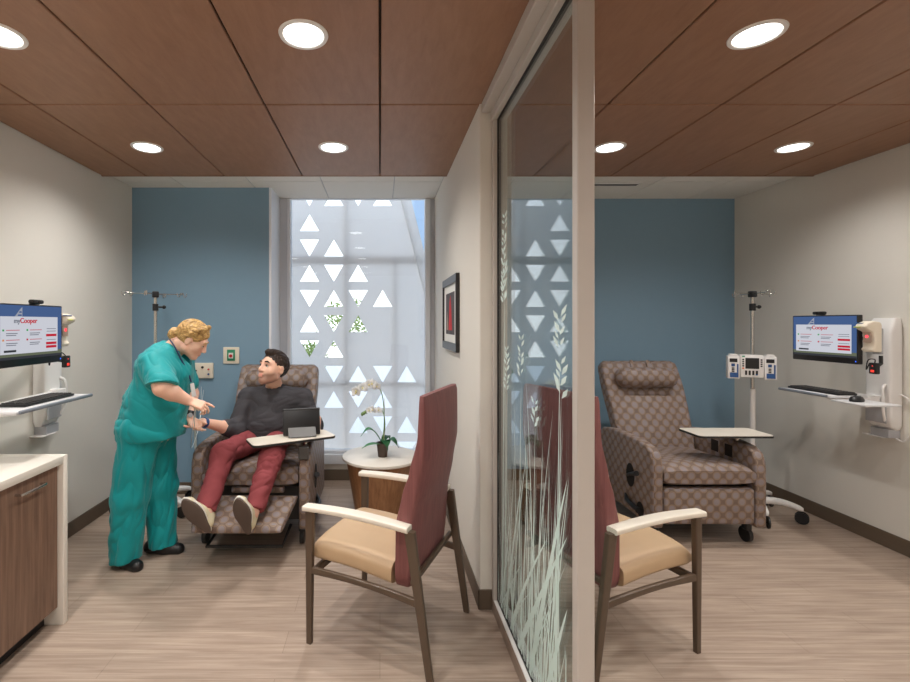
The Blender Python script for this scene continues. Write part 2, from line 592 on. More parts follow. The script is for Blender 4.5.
def facade():
    """light perforated facade screen outside the window, triangular cut-outs"""
    Y = 5.24
    def X(px): return (px - 380) / 468 * Y
    def Z(py): return HC - (py - 323) / 468 * Y
    cu = bpy.data.curves.new('panel', 'CURVE')
    cu.dimensions = '2D'
    cu.fill_mode = 'BOTH'
    cu.extrude = 0.006
    def spl(pts):
        s = cu.splines.new('POLY')
        s.points.add(len(pts) - 1)
        for p, q in zip(s.points, pts):
            p.co = (q[0], q[1], 0, 1)
        s.use_cyclic_u = True
    spl([(-1.9, -.3), (1.06, -.3), (.13, 3.4), (-1.9, 3.4)])
    colx = [285.2, 309.5, 333.8, 358.2, 382.6, 406.7]
    rows = {0: [(1, 'd'), (2, 'u'), (3, 'd'), (4, 'u')],
            1: [(1, 'u')], 2: [(1, 'd'), (2, 'u')],
            3: [(1, 'u'), (2, 'd'), (3, 'u')], 4: [(1, 'd'), (2, 'u'), (3, 'd'), (4, 'u')],
            5: [(1, 'u'), (2, 'd'), (3, 'u')], 6: [(1, 'd'), (2, 'u')],
            7: [(1, 'u'), (2, 'd'), (3, 'u'), (4, 'd'), (5, 'u')], 8: [(2, 'u'), (3, 'd'), (4, 'u')],
            9: [(3, 'u'), (4, 'd'), (5, 'u')], 10: [(4, 'u'), (5, 'd')], 11: [(2, 'd'), (4, 'd')]}
    for r, lst in rows.items():
        y0 = 214.3 + 25.25 * (r - 1)
        for c, k in lst:
            x = colx[c]
            yt, yb = y0, y0 + 16.8
            if r == 0: yb, yt = 206, 206 - 17
            p = [(x - 9.6, yb), (x + 9.6, yb), (x, yt)] if k == 'u' else [(x - 9.6, yt), (x, yb), (x + 9.6, yt)]
            spl([(X(a), Z(b)) for a, b in p])
    o = bpy.data.objects.new('p', cu)
    COL.objects.link(o)
    dg = bpy.context.evaluated_depsgraph_get()
    me = bpy.data.meshes.new_from_object(o.evaluated_get(dg))
    bpy.data.objects.remove(o)
    me.transform(T(0, Y, 0) @ R(90, 'X'))
    b = MB()
    b.bm.from_mesh(me)
    p = b.build('facade_screen', M_['screen_panel'], smooth=0)
    p['kind'] = 'structure'
    bars = MB()
    bars.b2(-1.9, .52, Y + .02, Y + .04, Z(264), Z(256.5))
    bars.b2(-1.9, .86, Y + .02, Y + .05, Z(386), Z(382.5))
    bars.b2(X(344.5), X(347), Y + .02, Y + .06, -.3, 3.4)
    bars.b2(X(393.5), X(395.5), Y + .02, Y + .04, -.3, 2.2)
    a, c = V((.17, Y - .01, 3.35)), V((1.09, Y - .01, -.3))
    d = (c - a).normalized()
    m = frame((a + c) / 2, d.cross(V((0, 1, 0))), V((0, 1, 0)), d)
    bars.box((0, 0, 0), (.11, .05, (c - a).length), .004, 1, m)
    bo = bars.build('facade_rail', M_['screen_panel'])
    bo['kind'] = 'structure'
    struct('ground_outside', MB().b2(-14, 14, 4.9, 30, -.9, -.8), M_['concrete'])
    # bushes seen through the cut-outs
    rnd = random.Random(3)
    for i, (x, y, z0, rr, h, lab) in enumerate(((-.70, 9.6, -.8, .62, 2.8, 'larger green tree seen through the middle cut-outs of the window screen'),
                                             (-1.5, 9.9, -.8, .40, 1.9, 'smaller green tree seen through the left cut-outs of the window screen'))):
        t = thing('tree', lab, 'tree', (x, y, z0))
        MB().tube([(0, 0, 0), (.03, 0, h * .5), (0, 0, h * .9)], [.035, .03, .015], 8).build('trunk', M_['bark'], t)
        lf = MB()
        for k in range(700):
            d = V((rnd.gauss(0, 1), rnd.gauss(0, 1), rnd.gauss(0, 1))).normalized() * rr * rnd.random() ** .4
            c = V((d.x, d.y, h * .82 + d.z * .9))
            a = V((rnd.gauss(0, 1), rnd.gauss(0, 1), rnd.gauss(0, 1))).normalized()
            b_ = a.orthogonal().normalized()
            s = rnd.uniform(.03, .06)
            lf.quad([c - a * s, c + b_ * s * .5, c + a * s, c - b_ * s * .5])
        o = lf.build('foliage', M_['leaf_outside'], t, smooth=0)

def downlights():
    spots = [(x, y) for y in (3.063, 1.867, .671, -.525, -1.721) for x in (-1.524, -.305, 1.503, 2.705)]  # rows from the camera backwards are unseen, added for fill light
    lab = {(-1.524, 3.063): 'round recessed ceiling light above the nurse, in the far row',
           (-.305, 3.063): 'round recessed ceiling light in the far row above the seated patient and the round table',
           (1.503, 3.063): 'round recessed ceiling light in the far row just right of the glass partition post',
           (2.705, 3.063): 'round recessed ceiling light in the far row nearest the right wall',
           (-1.524, 1.867): 'round recessed ceiling light cut by the left edge of the photo',
           (-.305, 1.867): "large recessed ceiling light in the left bay's near row, closest to the glass",
           (1.503, 1.867): 'large round recessed ceiling light in the near row of the right bay'}
    root = thing('ceiling_downlight', lab[(-1.524, 3.063)], 'ceiling light', (-1.524, 3.063, ZC), 0, 'recessed ceiling downlights')
    prof = [(.078, -.001), (.082, -.006), (.096, -.005), (.099, .001), (.078, .001)]
    MB().lathe(prof, n=48).build('trim_ring', M_['white_plastic'], root)
    MB().lathe([(0, -.004), (.06, -.004), (.0785, -.002), (.0785, .0005), (0, .0005)], n=48).build('lens', emit('lamp_lens', (1, .97, .92, 1), 6.0), root)
    made = [root]
    for s in spots[1:]:
        c = copy_tree(root)
        c.location = (s[0], s[1], ZC)
        c['label'] = lab.get(s, 'unseen round recessed ceiling light, repeating the rows for fill light')
        made.append(c)
    # the light the lamps give
    for k in made:
        ld = bpy.data.lights.new('downlight', 'SPOT')
        ld.energy = LAMP_W * (1.08 if k.location.x < .5 else .84)
        ld.color = (1.0, .965, .92)
        ld.spot_size = math.radians(150)
        ld.spot_blend = 1.0
        ld.shadow_soft_size = .05
        lo = bpy.data.objects.new('downlight_beam', ld)
        COL.objects.link(lo)
        lo.parent = k
        lo.location = (0, 0, -.012)

def glazing():
    t = thing('glass_partition', 'tall framed glass partition etched with white grasses between the two treatment bays', 'partition', (.61, 1.95, 0))
    ox, oy = .61, 1.95
    def B(m, x0, x1, y0, y1, z0, z1, b=.003):
        return m.b2(x0 - ox, x1 - ox, y0 - oy, y1 - oy, z0, z1, b, 1)
    B(MB(), .603, .657, 1.43, 1.47, 0.0, ZC - .001).build('post', M_['frame_metal'], t)
    B(MB(), .585, .657, 1.47, PY - .012, 0.0, .062).build('sill_rail', M_['sill_metal'], t)
    B(MB(), .588, .65, 1.47, PY - .045, .062, .072, .001).build('sill_cap', M_['white_plastic'], t)
    B(MB(), .530, .655, 1.47, PY - .012, ZC - .052, ZC - .001).build('head_rail', M_['frame_metal'], t)
    B(MB(), .578, .655, 1.47, PY - .012, ZC - .10, ZC - .052).build('head_channel', M_['frame_metal'], t)
    B(MB(), .585, .657, PY - .045, PY - .011, .062, ZC - .10).build('jamb', M_['frame_metal'], t)
    gk = MB()
    B(gk, .604, .622, PY - .053, PY - .045, .072, ZC - .10, 0)
    B(gk, .604, .622, 1.471, PY - .053, .072, .08, 0)
    B(gk, .604, .622, 1.471, PY - .053, ZC - .108, ZC - .10, 0)
    gk.build('gasket', M_['dark_rubber'], t)
    p = B(MB(), .608, .618, 1.471, PY - .053, .08, ZC - .108, 0).build('glass_pane', M_['clear_glass'], t)
    # etched grasses: thin film on the pane
    rnd = random.Random(11)
    e = MB()
    xf = .6074 - ox
    lift = [0]
    def blade(y0, z0, lean, h, w, curve=0):
        lift[0] += 1
        xf = .6076 - ox - lift[0] * .00004
        n = 10
        L, Rr = [], []
        for k in range(n + 1):
            s = k / n
            y = y0 + lean * s + curve * s * s
            z = z0 + h * s - abs(curve) * .25 * s * s
            ww = w * (1 - s) ** .6 * (.55 + .45 * min(1, s * 5)) / 2
            L.append((y - ww, z)); Rr.append((y + ww, z))
        for k in range(n):
            q = [(xf, L[k][0], L[k][1]), (xf, Rr[k][0], Rr[k][1]), (xf, Rr[k + 1][0], Rr[k + 1][1]), (xf, L[k + 1][0], L[k + 1][1])]
            e.quad(q)
    y0, y1 = 1.48 - oy, PY - .06 - oy
    def ok(y, lean, c):
        return y0 < y + lean + c < y1 and y0 < y < y1
    cnt = 0
    while cnt < 64:
        y = rnd.uniform(y0, y1)
        lean = rnd.gauss(-.07, .12); c = rnd.gauss(0, .06)
        h = rnd.uniform(.35, 1.0) * (1 if rnd.random() < .7 else 1.3)
        if ok(y, lean, c):
            blade(y, .085, lean, h, rnd.choice((.008, .010, .013, .016)), c)
            cnt += 1
    for (y, lean, h, w, c) in ((.095, -.52, .74, .042, -.02), (-.06, -.36, .92, .045, -.02), (.22, -.40, .66, .032, -.08), (-.22, -.20, .50, .04, -.02),
                               (-.36, .10, .42, .03, .04), (.30, -.22, .80, .03, -.05), (.38, -.16, .55, .025, 0), (.16, .12, .5, .028, .05)):
        blade(y, .085, lean, h, w, c)
    def head(yy, zt, n, s, zb=.085, yb=None):
        yb = yy + .05 if yb is None else yb
        blade(yb, zb, yy - yb, zt - zb - n * s * .6, .014, 0)
        s0 = s
        for k in range(n):
            z = zt - k * s0 * .75
            for sg in (-1, 1):
                s = s0 * rnd.uniform(.7, 1.15)
                c = V((xf - k * .0001 - sg * .00003 - .0040, yy + sg * s * .8 * rnd.uniform(.5, 1.2) + (k * s * .06), z + rnd.uniform(-.4, .4) * s))
                a = V((0, sg * 1.1, .84)); b_ = V((0, -.84 * 1.9, a.y * .4))
                e.quad([c - a * s * .5, c + b_ * s * .2, c + a * s * .55, c - b_ * s * .2])
    for (px, pt, pb, s) in ((505, 262, 310, .030), (500, 222, 300, .026), (522, 340, 380, .028), (561, 312, 345, .034), (562, 362, 402, .034), (508, 348, 395, .026), (536, 402, 432, .026)):
        Y = .6074 * 468 / (px - 380)
        zt, zb = HC - (pt - 323) / 468 * Y, HC - (pb - 323) / 468 * Y
        s *= 1.3
        head(min(max(Y - oy, y0 + .03), y1 - .13), zt, max(4, int((zt - zb) / (s * .75))), s)
    e.build('etched_grass', M_['etched_film'], p, smooth=0)

def wall_things():
    # framed picture on the partition wall
    t = thing('framed_picture', 'black framed abstract picture with a red shape on the partition wall', 'picture', (PX0, 3.40, 1.57))
    W, H = .66, .47
    f = MB()
    for (y, z, sy, sz) in ((0, H / 2, W, .028), (0, -H / 2, W, .028), (W / 2 - .014, 0, .028, H), (-W / 2 + .014, 0, .028, H)):
        f.box((-.014, y, z), (.026, sy, sz + (.028 if sy == W else -.028)), .003, 1)
    f.build('frame', M_['black_frame'], t)
    MB().box((-.008, 0, 0), (.012, W - .05, H - .02)).build('mat_board', M_['mat_board'], t)
    a = MB()
    a.box((-.0152, 0, 0), (.002, W - .26, H - .17), mi=0)
    a.prism([(-.10, -.12), (.06, -.12), (.02, .08), (-.03, .13), (-.06, .05)], .0162, .0172, M=frame(V((0, 0, 0)), V((0, 1, 0)), V((0, 0, 1)), V((-1, 0, 0))), mi=1)
    a.prism([(.08, -.12), (.16, -.12), (.13, .02)], .0162, .0172, M=frame(V((0, 0, 0)), V((0, 1, 0)), V((0, 0, 1)), V((-1, 0, 0))), mi=2)
    a.build('artwork', [mat('art_grey', rgb(84, 78, 80), .8, var=.4, scale=9), mat('art_red', rgb(196, 40, 44), .8, var=.25, scale=14), mat('art_tan', rgb(170, 150, 130), .8, var=.2)], t)
    # medical gas / suction panel
    YW = 4.114
    t = thing('medical_outlet_panel', 'beige medical outlet panel with round ports on the left blue wall', 'wall panel', (-1.55, YW, 1.085))
    MB().box((0, -.012, 0), (.18, .024, .135), .006, 2).build('cover', M_['cream_plastic'], t)
    for i, (x, z, k) in enumerate(((0, .03, 'black_plastic'), (-.058, .0, 'black_plastic'), (.052, .012, 'red_plastic'), (.052, -.03, 'blue_plastic'))):
        MB().cyl((x, -.024, z), (x, -.032, z), .008 if i else .011, n=20).build('port', M_[k], t)
    MB().cyl((-.058, -.024, -.045), (-.058, -.05, -.045), .014, n=16).build('connector', M_['steel'], t)
    # hose hanging from the panel
    pts = bez([(0, -.05, 0), (-.004, -.062, -.03), (.0, -.055, -.2), (.004, -.05, -.55), (.03, -.07, -.85)], 30)
    tag(MB().tube(pts, .011, 10).build('suction_hose', M_['hose_grey'], loc=(-1.608, YW, 1.04)), 'pale grey hose hanging down the blue wall from the outlet panel', 'hose')
    # nurse call plate
    t = thing('call_button_plate', 'cream wall plate with green surround and red call button beside the patient', 'call button', (-1.305, YW, 1.218))
    MB().box((0, -.006, 0), (.14, .012, .145), .004, 2).build('plate', M_['cream_plastic'], t)
    MB().box((0, -.0145, .002), (.07, .006, .098), .0028, 2).build('surround', M_['green_plastic'], t)
    MB().box((0, -.019, -.002), (.04, .004, .05), .0015, 1).build('window', M_['white_plastic'], t)
    MB().cyl((0, -.0205, -.004), (0, -.028, -.004), .014, n=20).build('button', M_['red_plastic'], t)
    # slot diffuser in the right ceiling
    t = thing('air_diffuser', 'dark slot air diffuser in the white ceiling of the right bay', 'vent', (1.94, 4.02, ZW))
    MB().b2(-.28, .28, -.035, .035, -.004, .002, .0015, 1).build('diffuser_frame', M_['white_plastic'], t)
    for s in (-.012, .012):
        MB().b2(-.27, .27, s - .008, s + .008, -.0055, -.0035).build('slot', M_['black_plastic'], t)

def cabinet():
    t = thing('base_cabinet', 'brown wood base cabinet with white waterfall end against the left wall', 'cabinet', (-1.9, 1.6, 0))
    ox, oy = -1.9, 1.6
    x0, xf, y0, y1 = XL + .002, -1.60, .55, 2.327
    MB().b2(x0 - ox, xf - .02 - ox, y0 - oy, y1 - oy, .09, .80).build('carcass', M_['cabinet_wood'], t)
    MB().b2(x0 - ox, xf - .07 - ox, y0 - oy, y1 - oy, 0, .09).build('toe_kick', M_['black_plastic'], t)
    ys = [y0, 1.14, 1.735, y1 - .003]
    for a, b in zip(ys, ys[1:]):
        d = MB().b2(xf - .02 - ox, xf - ox, a + .002 - oy, b - .002 - oy, .092, .797, .0015, 1).build('door', M_['cabinet_wood'], t)
        c = (a + b) / 2 - oy + .1
        h = MB()
        h.tube([(xf - ox, c - .075, .745), (xf + .028 - ox, c - .075, .745), (xf + .03 - ox, c - .065, .745), (xf + .03 - ox, c + .065, .745), (xf + .028 - ox, c + .075, .745), (xf - ox, c + .075, .745)], .006, 10)
        h.build('handle', M_['steel'], d)
    m = tag(MB().b2(x0, -1.574, y0, 2.3275, .803, .842, .003, 2).b2(x0, -1.574, 2.3275, 2.360, 0, .842, .003, 2).build('counter_top', M_['solid_white']),
            'white counter top with waterfall end on the brown cabinet', 'counter top')
# ================================================================== FURNITURE
def visitor_chair():
    """faces local +y; origin on the floor under its centre"""
    t = thing('visitor_chair', 'high-backed maroon visitor chair with tan seat beside the round table, left of the glass partition', 'chair', (.060, 2.3175, 0), 64.1, 'maroon high-back visitor chairs')
    br = M_['bronze']
    def sq(p0, p1, a0, b0, a1, b1):
        r = []
        for p, a, b in ((p0, a0, b0), (p1, a1, b1)):
            r.append([(p[0] + x, p[1] + y, p[2]) for x, y in sup(0, 0, a, b, 6, 16)])
        return MB().loft(r)
    for s in (-1, 1):
        sq((s * .2765, .30, 0), (s * .2765, .297, .622), .012, .013, .0145, .021).build('leg', br, t)
        sq((s * .2765, -.30, 0), (s * .2765, -.208, .622), .012, .0145, .0145, .024).build('leg', br, t)
        # curved side rail
        m = MB()
        rr = []
        for k in range(13):
            u = k / 12
            y = .29 - u * .54
            z = .345 - .03 * math.sin(u * PI * .9) ** 2 * 0 + .012 * math.sin(u * PI) - .02 * u
            hh = .017 - .004 * math.sin(u * PI)
            rr.append([(s * .2765 + a, y, z + b) for a, b in sup(0, 0, .011, hh, 5, 12)])
        m.loft(rr).build('side_rail', br, t)
        # arm pad, gently bowed
        m = MB()
        rr = []
        for k in range(15):
            u = k / 14
            y = .325 - u * .53
            z = .634 + .012 * math.sin(u * PI) - .004 * u
            w = .028 + .004 * math.sin(u * PI)
            rr.append([(s * .2765 + a, y, z + b) for a, b in sup(0, 0, w, .0125, 5, 20)])
        m.loft(rr).build('armrest', M_['cream_solid'], t)
    MB().b2(-.265, .265, .262, .285, .325, .36, .004, 1).build('cross_rail', br, t)
    # seat cushion: waterfall front, crowned
    m = MB()
    rr = []
    n = 22
    for k in range(n + 1):
        u = k / n
        y = .325 - u * .432
        edge = min(1, math.sin(min(u, .12) / .12 * PI / 2) + .0)
        hh = .05 * (.35 + .65 * edge)
        zc = .418 - .012 * (1 - edge) - .025 * u + .012 * math.sin(u * PI)
        w = .247 * (.965 + .035 * edge)
        ring = []
        for a, b in sup(0, 0, w, hh, 5, 40):
            crown = .014 * (1 - (a / w) ** 2) if b > 0 else 0
            ring.append((a, y, zc + b + crown))
        rr.append(ring)
    m.loft(rr).build('seat', M_['tan_vinyl'], t, smooth=60)
    # tall curved back
    ft = [(.325, -.113), (.62, -.120), (.75, -.150), (.856, -.186), (1.01, -.226), (1.19, -.233)]
    rt = [(.325, -.15), (.335, -.175), (.36, -.195), (.50, -.205), (.67, -.215), (.8, -.240), (.95, -.264), (1.1, -.264), (1.17, -.263), (1.19, -.258)]
    rr = []
    for k in range(36):
        z = .325 + .863 * k / 35
        if k == 35: z = 1.188
        f, r = lerp_tab(ft, z), lerp_tab(rt, z)
        w = .243 + .008 * math.sin((z - .375) / .8 * PI)
        if z < .42: w -= .06 * (1 - math.sqrt(max(0, 1 - ((.42 - z) / .095) ** 2)))
        if k == 35: w -= .006
        yc, hd = (f + r) / 2, (f - r) / 2
        ring = []
        for a, b in sup(0, 0, w, hd, 9, 48):
            bulge = 1 - (a / w) ** 2
            dip = .018 * bulge * math.sin(min(1, max(0, (z - .375) / .8)) * PI)
            ring.append((a, yc + b - dip * (1 if b < 0 else .5), z))
        rr.append(ring)
    MB().loft(rr).build('backrest', M_['maroon_vinyl'], t, smooth=50)
    MB().b2(-.268, .268, -.225, -.205, .385, .41, .004, 1).build('back_bracket', br, t)
    c = copy_tree(t)
    c.location = (1.071, 2.294, 0)
    c.rotation_euler.z = math.radians(-70)
    c['label'] = 'high-backed maroon visitor chair with tan seat right of the partition post, facing the empty recliner'

def recliner(root, open_foot):
    fab = M_['fabric']
    # arms: shaped slab, dark inlays on the inner face for the shade in its slots
    prof = [(-.45, .13), (-.452, .50), (-.445, .575), (-.42, .632), (-.37, .660), (-.28, .672), (-.1, .676), (.12, .674), (.25, .655), (.33, .60), (.365, .50), (.37, .15), (.34, .13)]
    for s in (-1, 1):
        m = MB()
        xi = s * .358
        Mx = frame(V((xi, 0, 0)), V((0, 1, 0)), V((0, 0, 1)), V((1, 0, 0)))
        m.prism(prof, -.037, .037, .016, 3, Mx)
        a = m.build('arm', fab, root)
        for y in (-.20, -.06):
            MB().box((xi - s * .036, y, .585), (.006, .075, .085), .0028, 2).build('arm_slot_shade', M_['dark_gap'], a)
        ov = [(math.cos(q) * .055, math.sin(q) * .085) for q in [2 * PI * k / 28 for k in range(28)]]
        r_ = MB().prism(ov, -.003, .004, M=frame(V((xi + s * .036, -.17, .40)), V((0, 1, 0)), V((0, 0, 1)), V((1, 0, 0)))).build('handle_recess_shade', M_['dark_gap'], a)  # dark disc on the arm paints the shade of a hollow
        h = MB()
        h.tube([(xi + s * .035, -.17, .40), (xi + s * .055, -.17, .40)], .014, 14)
        h.tube([(xi + s * .055, -.17, .40), (xi + s * .062, -.23, .425), (xi + s * .064, -.30, .452)], [.013, .014, .018], 12)
        h.build('lever', M_['black_plastic'], a)
        ov2 = [(x * .8, z * .62) for x, z in ov]
        MB().prism(ov2, -.003, .004, M=frame(V((xi + s * .036, -.30, .20)), V((0, 1, 0)), V((0, 0, 1)), V((1, 0, 0)))).build('pedal_recess_shade', M_['dark_gap'], a)  # dark oval plate, shade of a recess put into its colour
        MB().tube([(xi + s * .03, -.10, .235), (xi + s * .06, -.16, .215), (xi + s * .064, -.32, .20)], [.014, .016, .02], 12).build('pedal', M_['black_plastic'], a)
    # seat
    rr = []
    for k in range(15):
        u = k / 14
        y = -.455 + u * .66
        e = math.sin(min(u, .16) / .16 * PI / 2)
        hh = .078 * (.55 + .45 * e)
        rr.append([(a, y, .475 + b + (.010 * (1 - (a / .318) ** 2) * e if b > 0 else 0) - .035 * u) for a, b in sup(0, 0, .318, hh, 5, 36)])
    MB().loft(rr).build('seat', fab, root, smooth=60)
    MB().b2(-.315, .315, -.36, .30, .16, .395, .01, 2).build('base_frame', M_['dark_rubber'], root)
    # back
    if open_foot: b0, b1, zt = (.10, .44), (.50, 1.14), 1.14
    else: b0, b1, zt = (.12, .44), (.45, 1.175), 1.175
    ax = V((0, b1[0] - b0[0], b1[1] - b0[1]))
    Ln = ax.length
    ax.normalize()
    up = ax
    fw = V((0, -up.z, up.y))
    Mb = frame(V((0, b0[0], b0[1])), V((1, 0, 0)), -fw, up)   # local: x right, y back, z up the back
    rr = []
    for k in range(25):
        u = k / 24
        z = u * Ln
        w = lerp_tab([(0, .30), (.3, .318), (.75, .335), (1, .33)], u)
        h = .062
        if u > .93:
            q = (u - .93) / .07
            w -= .03 * (1 - math.sqrt(max(0, 1 - q * q)))
            h *= .45 + .55 * math.sqrt(max(0, 1 - q * q))
        ring = []
        for a, b in sup(0, .02, w, h, 5, 44):
            wing = .045 * max(0, abs(a) / w - .72) / .28 * math.sin(u * PI * .9) if b < .02 else 0
            puff = .030 * (1 - min(1, (a / (w * .75)) ** 2)) * (math.sin(min(1, u / .62) * PI) ** .7 if u < .62 else 0) if b < .02 else 0
            ring.append((a, b - puff - wing * .6, z))
        rr.append(ring)
    MB().loft(rr, M=Mb).build('backrest', fab, root, smooth=60)
    hb = []
    for k in range(17):
        u = -1 + 2 * k / 16
        r = .084 * (max(0.02, 1 - abs(u) ** 8)) ** .5
        hb.append([(u * .262, -.085 + a * .9, Ln * .785 + b) for a, b in sup(0, 0, r, r, 2.3, 24)])
    hr = MB().loft(hb, M=Mb).build('headrest', fab, root, smooth=60)
    for x in (-.07, .07):
        MB().box((x, -.045, Ln * .91), (.03, .006, Ln * .16), .002, 1, Mb).build('strap', fab, hr)
    # foot rest
    if open_foot:
        A, B = V((0, -.47, .375)), V((0, -.760, .272))
        d = (B - A).normalized()
        nrm = V((1, 0, 0)).cross(d)
        if nrm.z < 0: nrm = -nrm
        Mf = frame(A, V((1, 0, 0)), nrm, d)
        Lf = (B - A).length
        rr = []
        for k in range(13):
            u = k / 12
            e = math.sqrt(max(0, 1 - (abs(u - .5) * 2) ** 10)) * .7 + .3
            rr.append([(a, b, u * Lf) for a, b in sup(0, -.02, (.318 - .050 * u), .034 * e, 6, 36)])
        MB().loft(rr, M=Mf).build('footrest', fab, root, smooth=50)
        MB().b2(-.13, .22, -.44, -.40, .37, .41, .01, 2).build('knee_pad', fab, root)
        for s in (-1, 1):
            MB().tube([(s * .22, -.30, .30), (s * .22, -.46, .24), (s * .21, -.66, .235)], .012, 8).build('footrest_linkage', M_['dark_rubber'], root)
        MB().tube([(-.24, -.30, .10), (-.24, -.58, .085), (.24, -.58, .085), (.24, -.30, .10)], .011, 8).build('base_bar', M_['dark_rubber'], root)
    else:
        MB().b2(-.316, .316, -.452, -.375, .155, .395, .022, 3).build('footrest', fab, root, smooth=50)
    for (x, y) in ((-.33, -.36), (.33, -.36), (-.33, .28), (.33, .28)):
        c = MB().cyl((x - .013, y + .012, .052), (x + .013, y + .012, .052), .052, n=28)
        c.build('caster', M_['dark_rubber'], root)
        MB().b2(x - .022, x + .022, y - .02, y + .03, .085, .16, .006, 1).build('caster_fork', M_['black_plastic'], root)

def tray_for(root, c, rot, W, D, post):
    m = T(c[0], c[1], c[2]) @ R(rot)
    pl = MB()
    pts = []
    r = .035
    for sx, sy, a0 in ((1, 1, 0), (-1, 1, 90), (-1, -1, 180), (1, -1, 270)):
        for k in range(7):
            a = math.radians(a0 + 15 * k)
            pts.append((sx * (W / 2 - r) + r * math.cos(a), sy * (D / 2 - r) + r * math.sin(a)))
    tr = MB().prism(pts, 0, .013, M=m).build('tray_table', M_['cream_solid'], root)
    MB().prism([(x * 1.008, y * 1.016) for x, y in pts], -.003, .0105, M=m).build('tray_edge', M_['dark_rubber'], tr)
    b = MB()
    b.cyl((post[0], post[1], post[2]), (post[0], post[1], c[2] - .006), .014, n=16)
    b.b2(post[0] - .035, post[0] + .035, post[1] - .035, post[1] + .035, c[2] - .03, c[2] - .006, .004, 1)
    b.build('tray_post', M_['steel'], tr)

def recliners():
    a = thing('recliner', 'patterned brown recliner with raised footrest holding the seated patient', 'recliner', (-.86, 3.55, 0), 0, 'patterned treatment recliners')
    recliner(a, True)
    tray_for(a, (.265, -.403, .722), 28.7, .56, .22, (.345, -.32, .66))
    MB().b2(.322, .39, -.468, -.45, .60, .685, .004, 1).build('tray_bracket', M_['tablet_grey'], a)
    b = thing('recliner', 'empty patterned brown recliner with closed footrest in the right bay', 'recliner', (2.20, 3.57, 0), 0, 'patterned treatment recliners')
    b.scale = (.965, 1, 1)
    recliner(b, False)
    tray_for(b, (.24, -.27, .722), 0, .53, .25, (.345, -.25, .66))

